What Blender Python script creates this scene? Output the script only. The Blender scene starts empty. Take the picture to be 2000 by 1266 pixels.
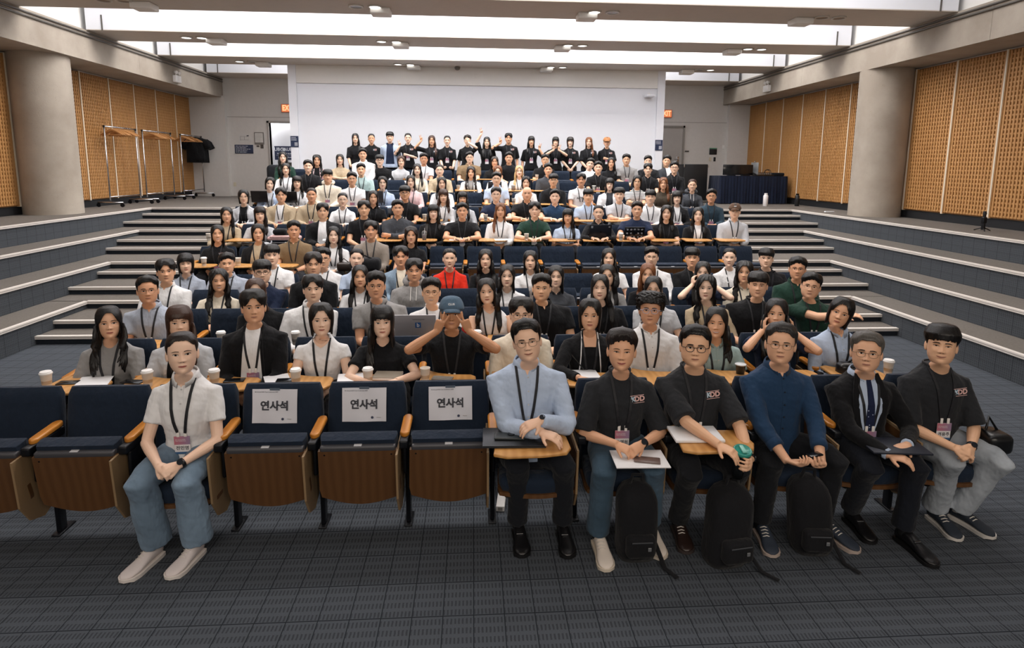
import bpy, bmesh, math, random
import numpy as np
from mathutils import Vector, Matrix, noise
from mathutils.bvhtree import BVHTree
random.seed(7)
SC = bpy.context.scene
COL = SC.collection
pi = math.pi
# ------------------------------------------------------------------ camera
S = 0.1047                                    # rise of one aisle step
cam_d = bpy.data.cameras.new('camera')
cam_d.sensor_width = 36.0
cam_d.lens = 1200.4 / 2000 * 36.0
cam_d.shift_y = -(633.0 - 509.0) / 2000
cam_d.clip_end = 200
cam = bpy.data.objects.new('camera', cam_d)
COL.objects.link(cam)
_p, _y, _r = 0.1515, 0.0648, 0.0077
fw = Vector((math.sin(_y) * math.cos(_p), math.cos(_y) * math.cos(_p), -math.sin(_p)))
rt = Vector((math.cos(_y), -math.sin(_y), 0))
up = rt.cross(fw)
rt2 = rt * math.cos(_r) + up * math.sin(_r)
up2 = -rt * math.sin(_r) + up * math.cos(_r)
M = Matrix((rt2, up2, -fw)).transposed().to_4x4()
M.translation = Vector((0, 0, 2.2))
cam.matrix_world = M
SC.camera = cam
# ------------------------------------------------------------------ world, lights, exposure
W = bpy.data.worlds.new('world'); SC.world = W; W.use_nodes = True
W.node_tree.nodes['Background'].inputs[0].default_value = (0.98, 0.93, 0.88, 1)
W.node_tree.nodes['Background'].inputs[1].default_value = 0.27
SC.view_settings.view_transform = 'Standard'
SC.view_settings.look = 'None'
SC.view_settings.exposure = 0.0
SC.view_settings.gamma = 1.0
SC.view_settings.use_curve_mapping = False

def area(name, loc, sx, sy, power, col, rot=(0, 0, 0), spread=180):
    d = bpy.data.lights.new(name, 'AREA'); d.shape = 'RECTANGLE'
    d.size = sx; d.size_y = sy; d.energy = power; d.color = col; d.spread = math.radians(spread)
    o = bpy.data.objects.new(name, d); o.location = loc; o.rotation_euler = rot
    COL.objects.link(o); return o
BAYS = [(8.25, 9.9), (11.0, 12.75), (13.8, 15.45), (16.6, 18.15)]
for i, (a, b) in enumerate(BAYS):             # daylight falling through the skylight wells between the beams
    area('skylight_light', (0.2, (a + b) / 2, 6.3), 12.5, b - a - 0.15, (330, 700, 660, 300)[i], (1.0, 0.95, 0.90))
area('skylight_light', (0.2, 6.3, 6.3), 12.5, 1.6, 520, (1.0, 0.93, 0.86))
area('skylight_light', (0.2, 3.6, 6.3), 12.5, 1.5, 70, (1.0, 0.93, 0.86))
area('front_fill_light', (0.3, -2.6, 4.1), 9.0, 1.2, 210, (1.0, 0.88, 0.76), (math.radians(62), 0, 0))  # added fill from behind the camera, brightens faces and front rows
# ------------------------------------------------------------------ node helpers and materials
def srgb(h):
    if isinstance(h, str):
        h = tuple(int(h[i:i + 2], 16) / 255 for i in (0, 2, 4))
    return tuple((c / 12.92 if c <= 0.04045 else ((c + 0.055) / 1.055) ** 2.4) for c in h) + (1,)
class NT:
    def __init__(s, name):
        s.m = bpy.data.materials.new(name); s.m.use_nodes = True
        s.t = s.m.node_tree; s.b = s.t.nodes['Principled BSDF']
    def n(s, typ, **k):
        x = s.t.nodes.new(typ)
        for a, v in k.items(): setattr(x, a, v)
        return x
    def l(s, a, b): s.t.links.new(a, b)
    def math(s, op, a, b=None, c=None):
        x = s.n('ShaderNodeMath', operation=op)
        for i, v in enumerate((a, b, c)):
            if v is None: continue
            if isinstance(v, (int, float)): x.inputs[i].default_value = v
            else: s.l(v, x.inputs[i])
        return x.outputs[0]
    def noise(s, scale, vec=None, detail=3, rough=0.5):
        x = s.n('ShaderNodeTexNoise'); x.inputs['Scale'].default_value = scale
        x.inputs['Detail'].default_value = detail; x.inputs['Roughness'].default_value = rough
        if vec is not None: s.l(vec, x.inputs['Vector'])
        return x.outputs[0]
    def coord(s, kind='Object', scale=None):
        x = s.n('ShaderNodeTexCoord').outputs[kind]
        if scale:
            m = s.n('ShaderNodeMapping'); m.inputs['Scale'].default_value = scale; s.l(x, m.inputs['Vector']); x = m.outputs[0]
        return x
    def geo(s):
        g = s.n('ShaderNodeNewGeometry'); x = s.n('ShaderNodeSeparateXYZ'); s.l(g.outputs['Position'], x.inputs[0]); return x.outputs
    def mix(s, f, a, b):
        x = s.n('ShaderNodeMix', data_type='RGBA')
        if isinstance(f, (int, float)): x.inputs[0].default_value = f
        else: s.l(f, x.inputs[0])
        for i, v in ((6, a), (7, b)):
            if isinstance(v, tuple): x.inputs[i].default_value = v
            else: s.l(v, x.inputs[i])
        return x.outputs[2]
    def col(s, v):
        if isinstance(v, tuple): s.b.inputs['Base Color'].default_value = v
        else: s.l(v, s.b.inputs['Base Color'])
    def set(s, **k):
        for a, v in k.items(): s.b.inputs[a.replace('_', ' ')].default_value = v
    def bump(s, h, strength, dist=0.01):
        x = s.n('ShaderNodeBump'); x.inputs['Strength'].default_value = strength; x.inputs['Distance'].default_value = dist
        s.l(h, x.inputs['Height']); s.l(x.outputs[0], s.b.inputs['Normal'])
_mc = {}
def plain(name, c, rough=0.5, metal=0.0, spec=0.5, bump=0.0, bs=60, var=0.06):
    key = (name, c, rough)
    if key in _mc: return _mc[key]
    t = NT(name); c4 = srgb(c)
    nz = t.noise(bs * 0.15, t.coord())
    t.col(t.mix(nz, tuple(v * (1 - var) for v in c4[:3]) + (1,), tuple(min(1, v * (1 + var)) for v in c4[:3]) + (1,)))
    t.set(Roughness=rough, Metallic=metal); t.b.inputs['Specular IOR Level'].default_value = spec
    if bump: t.bump(t.noise(bs, t.coord()), bump, 0.004)
    _mc[key] = t.m; return t.m
def cloth(c, kind='cotton'):
    key = ('cloth', c, kind)
    if key in _mc: return _mc[key]
    t = NT('cloth_' + kind); c4 = srgb(c); co = t.coord()
    nz = t.noise(5, co, 4)
    v = 0.05; dark = tuple(x * (1 - v) for x in c4[:3]) + (1,); lite = tuple(min(1, x * (1 + v)) for x in c4[:3]) + (1,)
    if kind == 'denim':
        n2 = t.noise(3.0, t.coord(scale=(1, 1, .5)), 4)
        r = t.n('ShaderNodeValToRGB'); r.color_ramp.elements[0].position = .38; r.color_ramp.elements[1].position = .66
        t.l(n2, r.inputs[0]); lite = tuple(min(1, x * 1.55 + .02) for x in c4[:3]) + (1,)
        t.col(t.mix(r.outputs[0], dark, lite))
    elif kind == 'washed':
        n2 = t.noise(7.0, co, 6, .7); lite = tuple(x * 1.7 + .006 for x in c4[:3]) + (1,)
        t.col(t.mix(n2, dark, lite))
    elif kind == 'stripe':
        w = t.n('ShaderNodeTexWave', bands_direction='Z'); w.inputs['Scale'].default_value = 11; w.inputs['Distortion'].default_value = .6
        t.l(co, w.inputs['Vector']); r = t.n('ShaderNodeValToRGB'); r.color_ramp.interpolation = 'CONSTANT'
        r.color_ramp.elements[1].position = .66; t.l(w.outputs[0], r.inputs[0])
        t.col(t.mix(r.outputs[0], srgb('e4e2df'), srgb('23252d')))
    elif kind == 'sparkle':
        vo = t.n('ShaderNodeTexVoronoi'); vo.inputs['Scale'].default_value = 38; t.l(co, vo.inputs['Vector'])
        t.col(t.mix(t.math('LESS_THAN', vo.outputs['Distance'], .16), c4, srgb('9aa6c4')))
    else: t.col(t.mix(nz, dark, lite))
    t.set(Roughness=0.85); t.b.inputs['Specular IOR Level'].default_value = 0.2
    t.b.inputs['Sheen Weight'].default_value = 0.08
    wr = t.noise(9, t.coord(scale=(1, 1, .55)), 3, .55); wv = t.noise(420, co, 1)
    t.bump(t.math('ADD', wr, t.math('MULTIPLY', wv, 0.04)), 0.75, 0.035)
    _mc[key] = t.m; return t.m
def skin(c):
    key = ('skin', c)
    if key in _mc: return _mc[key]
    t = NT('skin'); c4 = srgb(c); co = t.coord()
    t.col(t.mix(t.noise(22, co, 4), tuple(x * .94 for x in c4[:3]) + (1,), (min(1, c4[0] * 1.04), c4[1] * 1.03, c4[2] * 1.02, 1)))
    t.set(Roughness=0.48); t.b.inputs['Specular IOR Level'].default_value = 0.38
    t.b.inputs['Subsurface Weight'].default_value = 0.06; t.b.inputs['Subsurface Scale'].default_value = 0.02
    t.b.inputs['Subsurface Radius'].default_value = (1, .35, .2)
    t.bump(t.noise(300, co, 2), 0.12, 0.001)
    _mc[key] = t.m; return t.m
def hairm(c):
    key = ('hair', c)
    if key in _mc: return _mc[key]
    t = NT('hair'); c4 = srgb(c)
    nz = t.noise(150, t.coord(scale=(1, 1, .035)), 3, .6)
    t.col(t.mix(nz, tuple(x * .55 for x in c4[:3]) + (1,), tuple(min(1, x * 1.5) for x in c4[:3]) + (1,)))
    t.set(Roughness=0.36); t.b.inputs['Specular IOR Level'].default_value = 0.4
    t.bump(t.noise(260, t.coord(scale=(1, 1, .03)), 2, .5), 0.7, 0.003)
    _mc[key] = t.m; return t.m
# ------------------------------------------------------------------ mesh helpers
class MB:
    def __init__(s): s.v = []; s.f = []; s.m = []; s.k = 0
    def add(s, V, F, m=0):
        V = np.asarray(V, float).reshape(-1, 3); s.v.append(V)
        k = s.k
        s.f += [tuple(i + k for i in f) for f in F]; s.m += [m] * len(F); s.k += len(V); return s
    def grid(s, P, cu=False, cv=False, m=0, cap=False):
        """P[n rows, m cols, 3]; cv closes the columns, cap closes first and last row"""
        P = np.asarray(P, float); n, k = P.shape[:2]
        F = []
        for i in range(n - (0 if cu else 1)):
            i2 = (i + 1) % n
            for j in range(k - (0 if cv else 1)):
                j2 = (j + 1) % k
                F.append((i * k + j, i * k + j2, i2 * k + j2, i2 * k + j))
        if cap:
            F.append(tuple(range(k))[::-1]); F.append(tuple((n - 1) * k + j for j in range(k)))
        return s.add(P.reshape(-1, 3), F, m)
    def tube(s, pts, rad, n=10, m=0, flat=None, axis=None):
        """round or flattened tube along pts; rad list; flat = thickness ratio across axis"""
        pts = [Vector(p) for p in pts]; N = len(pts)
        if not hasattr(rad, '__len__'): rad = [rad] * N
        a = Vector(axis) if axis is not None else None; rows = []
        prev = None
        for i in range(N):
            t = (pts[min(i + 1, N - 1)] - pts[max(i - 1, 0)]).normalized()
            if a is None:
                if prev is None: prev = Vector((1, 0, 0)) if abs(t.x) < .8 else Vector((0, 0, 1))
                u = (prev - t * prev.dot(t)).normalized(); prev = u
            else: u = (a - t * a.dot(t)).normalized()
            w = t.cross(u); fr = 1 if flat is None else (flat[i] if hasattr(flat, '__len__') else flat)
            rows.append([tuple(pts[i] + (u * math.cos(q) * fr + w * math.sin(q)) * rad[i]) for q in np.linspace(0, 2 * pi, n, endpoint=False)])
        return s.grid(np.array(rows), cv=True, m=m, cap=True)
    def box(s, x0, x1, y0, y1, z0, z1, m=0):
        V = [(x, y, z) for x in (x0, x1) for y in (y0, y1) for z in (z0, z1)]
        F = [(0, 1, 3, 2), (4, 6, 7, 5), (0, 4, 5, 1), (2, 3, 7, 6), (0, 2, 6, 4), (1, 5, 7, 3)]
        return s.add(V, F, m)
    def rbox(s, x0, x1, y0, y1, z0, z1, r=.01, seg=3, m=0, T=None):
        V, F = rb(round(x1 - x0, 4), round(y1 - y0, 4), round(z1 - z0, 4), r, seg)
        V = V + np.array([(x0 + x1) / 2, (y0 + y1) / 2, (z0 + z1) / 2])
        if T is not None: V = V @ np.array(T.to_3x3()).T + np.array(T.translation)
        return s.add(V, F, m)
    def prism(s, pts, z0, z1, m=0, axis='z'):
        n = len(pts)
        f = {'z': lambda p, h: (p[0], p[1], h), 'x': lambda p, h: (h, p[0], p[1]), 'y': lambda p, h: (p[0], h, p[1])}[axis]
        V = [f(p, z0) for p in pts] + [f(p, z1) for p in pts]
        F = [tuple(range(n))[::-1], tuple(range(n, 2 * n))] + [(i, (i + 1) % n, n + (i + 1) % n, n + i) for i in range(n)]
        return s.add(V, F, m)
    def lathe(s, prof, n=20, m=0, c=(0, 0, 0)):
        rows = [[(c[0] + r * math.cos(q), c[1] + r * math.sin(q), c[2] + z) for q in np.linspace(0, 2 * pi, n, endpoint=False)] for r, z in prof]
        return s.grid(np.array(rows), cv=True, m=m, cap=True)
    def arrays(s): return np.vstack(s.v), s.f
    def mesh(s, name, mats, smooth=True, fix=True):
        me = bpy.data.meshes.new(name)
        me.from_pydata([tuple(v) for v in np.vstack(s.v)], [], s.f)
        for m in (mats if isinstance(mats, (list, tuple)) else [mats]): me.materials.append(m)
        if len(me.materials) > 1: me.polygons.foreach_set('material_index', s.m)
        if fix:
            b = bmesh.new(); b.from_mesh(me); bmesh.ops.recalc_face_normals(b, faces=b.faces); b.to_mesh(me); b.free()
        if smooth is True: me.polygons.foreach_set('use_smooth', [True] * len(me.polygons))
        elif smooth: me.shade_auto(smooth) if hasattr(me, 'shade_auto') else me.polygons.foreach_set('use_smooth', [False] * len(me.polygons))
        if smooth == 'auto': pass
        return me
    def build(s, name, mats, parent=None, smooth=False, sharp=None, loc=None):
        me = s.mesh(name, mats, smooth=smooth)
        if sharp: me.polygons.foreach_set('use_smooth', [True] * len(me.polygons)); me.set_sharp_from_angle(angle=math.radians(sharp))
        return link(name, me, parent, loc)
_rb = {}
def rb(sx, sy, sz, r, seg):
    k = (sx, sy, sz, r, seg)
    if k not in _rb:
        b = bmesh.new(); bmesh.ops.create_cube(b, size=1)
        for v in b.verts: v.co = Vector((v.co.x * sx, v.co.y * sy, v.co.z * sz))
        bmesh.ops.bevel(b, geom=b.edges[:], offset=min(r, .49 * min(sx, sy, sz)), segments=seg, profile=.5, affect='EDGES', clamp_overlap=True)
        b.verts.ensure_lookup_table()
        _rb[k] = (np.array([v.co[:] for v in b.verts]), [tuple(v.index for v in f.verts) for f in b.faces]); b.free()
    return _rb[k]
def link(name, data, parent=None, loc=None, rot=None):
    o = bpy.data.objects.new(name, data); COL.objects.link(o)
    if parent is not None: o.parent = parent
    if loc is not None: o.location = loc
    if rot is not None: o.rotation_euler = rot
    return o
def empty(name, loc, rz=0, label=None, cat=None, group=None):
    o = link(name, None, None, loc, (0, 0, rz)); o.empty_display_size = .1
    return tag(o, label, cat, group)
def tag(o, label=None, cat=None, group=None, kind=None):
    if label: o['label'] = label
    if cat: o['category'] = cat
    if group: o['group'] = group
    if kind: o['kind'] = kind
    return o
def struct(o): o['kind'] = 'structure'; return o
def copy_tree(o, parent=None):
    c = o.copy(); COL.objects.link(c)
    if parent is not None: c.parent = parent
    for ch in o.children: copy_tree(ch, c)
    return c
def text(name, body, size, mat, parent=None, loc=(0, 0, 0), rot=(pi / 2, 0, 0), bold=0.0, align='CENTER', extrude=.0008, spacing=1.0):
    c = bpy.data.curves.new(name, 'FONT'); c.body = body; c.size = size; c.align_x = align; c.align_y = 'CENTER'
    c.extrude = extrude; c.offset = bold; c.resolution_u = 3; c.space_character = spacing; c.materials.append(mat)
    o = bpy.data.objects.new('tmp', c); me = bpy.data.meshes.new_from_object(o); bpy.data.objects.remove(o)
    return link(name, me, parent, loc, rot)
def sm(x, a, b):
    t = np.clip((x - a) / (b - a), 0, 1); return t * t * (3 - 2 * t)
# ------------------------------------------------------------------ setting: carpet, steps, terraces
def carpet(name, base, dark, cw, cd, horiz=True):
    t = NT(name); g = t.geo(); co = t.coord('Object')
    X = g[0] if horiz else g[1]; Y = g[1] if horiz else g[2]
    fx = t.math('FRACT', t.math('MULTIPLY', X, 1 / cw)); fy = t.math('FRACT', t.math('MULTIPLY', Y, 1 / cd))
    lx = t.math('LESS_THAN', fx, .03); ly = t.math('LESS_THAN', fy, .025)
    seam = t.math('MAXIMUM', lx, ly)
    jit = t.math('MULTIPLY', t.noise(30, co), .35)
    gx = t.math('ABSOLUTE', t.math('SUBTRACT', t.math('FRACT', t.math('ADD', t.math('MULTIPLY', fx, 8), jit)), .5))
    gy = t.math('ABSOLUTE', t.math('SUBTRACT', t.math('FRACT', t.math('ADD', t.math('MULTIPLY', fy, 4), t.math('MULTIPLY', jit, .3))), .5))
    d = t.math('MULTIPLY', t.math('LESS_THAN', gx, .23), t.math('LESS_THAN', gy, .30))
    fac = t.math('MAXIMUM', t.math('MULTIPLY', d, .52), seam)
    fine = t.noise(260, co, 2); c1 = srgb(base); c2 = srgb(dark)
    bcol = t.mix(fine, tuple(v * .72 for v in c1[:3]) + (1,), tuple(v * 1.3 for v in c1[:3]) + (1,))
    big = t.noise(1.3, co, 3)
    bcol = t.mix(t.math('MULTIPLY', big, .25), bcol, tuple(v * .7 for v in c1[:3]) + (1,))
    t.col(t.mix(fac, bcol, c2)); t.set(Roughness=.95); t.b.inputs['Specular IOR Level'].default_value = .1
    t.bump(t.math('SUBTRACT', t.math('MULTIPLY', fine, .3), fac), .5, .004)
    return t.m
CARPET = carpet('carpet_floor', '4e535a', '23272d', .152, .25)
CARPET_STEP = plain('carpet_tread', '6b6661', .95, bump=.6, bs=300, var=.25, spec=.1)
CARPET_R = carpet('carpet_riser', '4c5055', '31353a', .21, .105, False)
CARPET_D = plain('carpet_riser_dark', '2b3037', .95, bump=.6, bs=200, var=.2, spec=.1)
def nosing_mat():
    t = NT('nosing'); z = t.geo()[2]
    t.col(srgb('d8d2cc')); t.set(Roughness=.45)
    return t.m
NOSE = nosing_mat(); NOSE_D = plain('nosing_groove', '8d8782', .6)
def concrete(name, c, c2):
    t = NT(name); co = t.coord()
    n1 = t.noise(1.1, co, 5, .6); n2 = t.noise(45, co, 3, .7); st = t.noise(2.2, t.coord(scale=(1.6, 1.6, .25)), 4, .6)
    r = t.n('ShaderNodeValToRGB'); r.color_ramp.elements[0].position = .35; r.color_ramp.elements[1].position = .7; t.l(n1, r.inputs[0])
    b = t.mix(r.outputs[0], srgb(c2), srgb(c))
    b = t.mix(t.math('MULTIPLY', st, .35), b, srgb(c2))
    vo = t.n('ShaderNodeTexVoronoi'); vo.inputs['Scale'].default_value = 16; t.l(co, vo.inputs['Vector'])
    b = t.mix(t.math('MULTIPLY', t.math('LESS_THAN', vo.outputs['Distance'], .07), .5), b, srgb('4f463d'))
    t.col(b); t.set(Roughness=.85); t.bump(n2, .35, .004); return t.m
CONC = concrete('concrete', 'b3aa9e', '968c80')
WALLP = plain('painted_block_wall', 'd0ccc7', .8, bump=.3, bs=90, var=.05)
WHITE = plain('white_paint', 'e6e8ee', .6, var=.015)
WHITE2 = plain('cream_paint', 'e4e2de', .6, var=.02)
SOFF = plain('white_paint_shaded', 'c6bdb4', .7, var=.05)  # white beam paint, with the underside shade put into this browner grey
DARK = plain('dark_rubber', '14151a', .6)
METAL = plain('chrome_metal', 'c9c9cc', .25, 1.0)
DMETAL = plain('black_metal', '101218', .38, .3)
YK = [7.643, 7.993, 8.681, 9.142, 9.855, 10.20, 11.107, 11.457, 12.194, 12.794, 13.535, 13.902]
XL = [-5.332, -5.843, -6.402, -6.995]; XR = [5.671, 6.213, 6.806, 7.436]
FZ = 12 * S
EXT = {0: (-3.2, 3.75), 1: (-3.95, 4.3), 2: (-4.15, 4.75), 3: (-4.25, 4.7), 4: (-4.2, 4.65), 5: (-4.2, 4.6), 6: (-4.6, 4.6)}
fl = MB().box(-9.5, 9.5, -4, 8.1, -.3, 0).build('floor', CARPET); struct(fl)
def step(k):
    y0 = YK[k - 1]; y1 = YK[k] + .02 if k < 12 else 24.5
    j = (k - 1) // 3; xl, xr = XL[j], XR[j]; z0 = (k - 1) * S - .05; z1 = k * S
    if k == 12: xl, xr = -9.5, 9.5; z0 = (k - 2) * S - .02
    m = MB()
    if k % 2 == 0 and k < 12: z0 = (k - 2) * S - .05
    if k in (3, 6, 9): bl, br = XL[j + 1], XR[j + 1]
    else: bl, br = xl, xr
    rng = [(bl, br)] if k % 2 == 0 else [(bl, EXT[(k - 1) // 2][0] - .02), (EXT[(k - 1) // 2][1] + .02, br)]
    for a, b in rng:
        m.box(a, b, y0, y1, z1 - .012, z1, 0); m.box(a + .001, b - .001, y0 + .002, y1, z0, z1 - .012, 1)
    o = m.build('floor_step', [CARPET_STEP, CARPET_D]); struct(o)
    e = (-3.2, 3.75) if k == 1 else EXT[min(6, k // 2)]
    ex = [(xl, e[0]), (e[1], xr)] if k < 12 else [(XL[3], e[0]), (e[1], XR[3])]
    n = MB()
    for a, b in ex:
        n.box(a, b, y0 - .022, y0 + .035, z1 - .006, z1 + .006, 0)
        n.box(a, b, y0 - .022, y0 - .004, z1 - .034, z1 - .006, 0); n.box(a, b, y0 - .0245, y0 - .02, z1 - .016, z1 - .01, 1)
    o = n.build('trim_nosing', [NOSE, NOSE_D]); struct(o)
for k in range(1, 13): step(k)
for j in range(4):                                   # side terraces, one to each side per three steps
    z1 = 3 * (j + 1) * S; z0 = 3 * j * S - .02
    for sgn, X in ((-1, XL[j]), (1, XR[j])):
        yend = YK[3 * j + 2] + .02
        m = MB(); xo = sgn * 9.4; x0, x1 = sorted((X, xo))
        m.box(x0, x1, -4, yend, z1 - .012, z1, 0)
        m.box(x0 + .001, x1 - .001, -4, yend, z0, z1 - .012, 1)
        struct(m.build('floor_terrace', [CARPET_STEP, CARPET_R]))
        n = MB(); y1 = YK[3 * j + 2]
        def nb(a, b, c, d, mm):
            p, q = sorted((a, b)); n.box(p, q, -4, y1, c, d, mm)
        nb(X - sgn * .022, X + sgn * .035, z1 - .006, z1 + .006, 0)
        nb(X - sgn * .022, X - sgn * .004, z1 - .034, z1 - .006, 0); nb(X - sgn * .0245, X - sgn * .02, z1 - .016, z1 - .01, 1)
        struct(n.build('trim_nosing', [NOSE, NOSE_D]))
# ------------------------------------------------------------------ side walls: panels, girders, columns
WXL, WXR = -8.35, 8.68
BY = 19.2
def woodm():
    t = NT('panel_wood'); co = t.coord(scale=(1, 1, .35))
    n1 = t.noise(7, co, 5, .6); w = t.noise(2.2, t.coord(scale=(6, 6, .2)), 3)
    t.col(t.mix(t.math('MULTIPLY', t.math('ADD', n1, w), .5), srgb('a17140'), srgb('c0925c')))
    t.set(Roughness=.55); t.bump(n1, .2, .002); return t.m
WOOD = woodm(); WOODD = plain('panel_wood_shaded', '8f6236', .7); ALU = plain('panel_seam_strip', 'd9cdbb', .5)  # recess backing: panel wood darkened, shade between slats put into its colour
BLK = plain('black_base', '0d0f14', .7)
for sgn, X, nm in ((-1, WXL, 'left'), (1, WXR, 'right')):
    m = MB(); a, b = sorted((X, X + sgn * .25)); m.box(a, b, -4, BY, FZ - .1, 6.6)
    struct(m.build('wall_' + nm, WALLP))
    a, b = sorted((X - sgn * .03, X)); struct(MB().box(a, b, -4, BY - .25, FZ, FZ + .15).build('baseboard_' + nm, BLK))
    seams = [13.95 + 1.05 * i for i in range(-9, 5)] if sgn < 0 else [13.87 + 1.03 * i for i in range(-9, 5)]
    seams = seams + [BY - .15]
    for i in range(len(seams) - 1):
        y0, y1 = seams[i] + .02, seams[i + 1] - .02
        root = MB()
        f0 = X - sgn * .045
        a, b = sorted((X, X - sgn * .045)); root.box(a, b, y0, y1, FZ + .16, 4.12, 1)
        n = max(6, int((y1 - y0) / .062)); st = (y1 - y0) / n
        a, b = sorted((f0, f0 - sgn * .028))
        for q in range(n): root.box(a, b, y0 + q * st + .006, y0 + q * st + st * .62, FZ + .18, 4.10, 0)
        a, b = sorted((f0, f0 - sgn * .020)); nz = 36; sz = (4.10 - FZ - .18) / nz
        for q in range(nz): root.box(a, b, y0, y1, FZ + .18 + q * sz, FZ + .18 + q * sz + sz * .42, 0)
        a, b = sorted((f0, f0 - sgn * .034)); 
        root.box(a, b, y0, y0 + .012, FZ + .16, 4.12, 0); root.box(a, b, y1 - .012, y1, FZ + .16, 4.12, 0)
        o = root.build('wall_panel', [WOOD, WOODD]); struct(o)
        if i:
            a, b = sorted((X, X - sgn * .085)); struct(MB().box(a, b, seams[i] - .016, seams[i] + .016, FZ + .15, 4.13).build('trim_panel_seam', ALU))
GX = (-7.35, 7.8)
for sgn, X, nm in ((-1, GX[0], 'left'), (1, GX[1], 'right')):
    xo = WXL if sgn < 0 else WXR
    a, b = sorted((X, xo + sgn * .1))
    m = MB()
    for y0, y1 in ((-4, 9.2), (9.205, 14.6), (14.605, 19.3)): m.box(a, b, y0, y1, 4.15, 4.72)
    struct(m.build('wall_girder_' + nm, CONC))
    a2, b2 = sorted((X + sgn * .10, xo + sgn * .1)); struct(MB().box(a2, b2, -4, 19.3, 4.72, 7.0).build('wall_upper_' + nm, WHITE2))
    for dz, dx in ((4.60, -.02), (4.665, -.02)):       # conduit pair running along the girder top
        c = MB().tube([(X + sgn * dx, y, dz) for y in (-4, 8, 19.15)], .018, 8).build('conduit', plain('grey_conduit', '68645f', .5, .3), smooth=True)
        tag(c, 'grey conduit pipe running along the %s girder top, %s one' % ('coat rack side' if sgn < 0 else 'draped table side', 'lower' if dz < 4.63 else 'upper'), 'pipe')
    cx = -7.92 if sgn < 0 else 8.27
    col = MB().lathe([(.478, FZ), (.478, 4.16)], 64, c=(cx, 12.2, 0)).build('column', CONC, sharp=40)
    struct(col); col['label'] = 'round concrete column on the %s side' % nm
    em = empty('emergency_light', (X - sgn * .0, 16.25, 4.2), 0, 'white emergency light box with two lamp heads on the %s' % ('girder above the coat racks' if sgn < 0 else 'girder above the draped table'), 'emergency light')
    Wp = plain('white_plastic', 'e6e4e1', .4)
    a, b = sorted((0, -sgn * .09)); MB().rbox(a, b, -.14, .14, 0, .17, .015).build('battery_box', Wp, em, sharp=40)
    for dy in (-.08, .07):
        MB().tube([(-sgn * .05, dy, .16), (-sgn * .06, dy, .22)], .012, 8).tube([(-sgn * .03, dy, .24), (-sgn * .09, dy - .03, .235), (-sgn * .10, dy - .035, .232)], [.03, .042, .04], 14).build('lamp_head', Wp, em, sharp=40)
# back walls
struct(MB().box(WXL, -6.07, BY, BY + .2, FZ, 6.8).box(-6.07, -4.9, BY, BY + .2, 3.44, 6.8).box(-4.9, 6.0, BY, BY + .2, FZ, 6.8).box(6.0, WXR, BY, BY + .2, FZ, 6.8).build('wall_back', WALLP))
struct(MB().box(WXL, -7.27, BY - .16, BY, FZ, 4.2).box(7.95, WXR, BY - .16, BY, FZ, 4.2).build('wall_back_pilaster', WALLP))
struct(MB().box(WXL, -4.8, BY - .006, BY, 3.60, 3.612).box(5.2, WXR, BY - .006, BY, 3.60, 3.612).build('trim_wall_joint', plain('joint_grey', '8f8a84', .8)))
SYW = 16.55
struct(MB().box(-4.66, 5.08, SYW, SYW + .35, FZ, 6.6).build('wall_screen', WHITE))
struct(MB().box(-4.68, -4.48, SYW - .07, SYW, FZ, 4.9).box(4.90, 5.10, SYW - .07, SYW, FZ, 4.9).build('trim_screen_side', WHITE))
struct(MB().box(-4.48, 4.90, SYW - .05, SYW, 4.28, 4.9).build('trim_screen_band', WHITE2))
# corridor seen through the open doorway
struct(MB().box(-6.6, -6.5, BY + .2, 24, FZ, 4.2).box(-4.2, -4.1, BY + .2, 24, FZ, 4.2).box(-6.6, -4.1, 23.5, 23.6, FZ, 4.2).box(-6.6, -4.1, BY + .2, 23.6, 4.0, 4.1).build('wall_corridor', WHITE))
struct(MB().box(-6.13, -6.07, BY - .02, BY + .2, FZ, 3.5).box(-6.13, -4.9, BY - .02, BY + .2, 3.44, 3.5).build('trim_door_frame', plain('door_frame_grey', 'a7a29c', .5)))
lc = area('corridor_ceiling_light', (-5.3, 21.2, 3.95), 1.6, 3.0, 330, (1, .99, .97))
# right door
d = MB().rbox(5.25, 6.55, BY - .035, BY - .005, FZ + .01, 3.44, .006).build('door_2', plain('door_grey', 'a5a09b', .5, bump=.1)); struct(d)
struct(MB().box(6.55, 6.61, BY - .06, BY, FZ, 3.5).box(5.2, 6.61, BY - .06, BY, 3.44, 3.5).build('trim_door_2', plain('door_frame_dark', '8a857f', .5)))
h = MB().rbox(6.38, 6.46, BY - .05, BY - .035, 2.34, 2.56, .006).tube([(6.42, BY - .05, 2.47), (6.42, BY - .10, 2.47), (6.30, BY - .10, 2.47)], .013, 10).build('door_handle', METAL, d, sharp=40)
# ------------------------------------------------------------------ ceiling: beams, wells, fittings
beams = [(7.1, 8.25), (9.9, 11.0), (12.75, 13.8), (15.45, 16.6), (18.15, 19.3)]
for i, (a, b) in enumerate([(1.5, 2.6), (4.35, 5.45)] + beams):
    m = MB(); m.box(GX[0] + .0, GX[1] - .0, a, b, 4.735, 5.9, 0); m.box(GX[0] + .001, GX[1] - .001, a + .001, b - .001, 4.72, 4.735, 1)
    m.box(GX[0] + .02, GX[1] - .02, a - .03, a, 5.15, 5.9, 0)
    struct(m.build('ceiling_beam', [WHITE, SOFF]))
    for X in (GX[0] + .3, GX[1] - .3): struct(MB().box(X - .012, X + .012, a - .012, a, 4.72, 5.0).build('trim_beam_joint', plain('joint_dark', '55514d', .8)))
struct(MB().box(-9.5, 9.5, -4, 24, 6.6, 6.8).build('ceiling', WHITE))
struct(MB().box(-9.5, 9.5, -4, 1.5, 4.72, 4.9).build('ceiling_front', SOFF))
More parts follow.
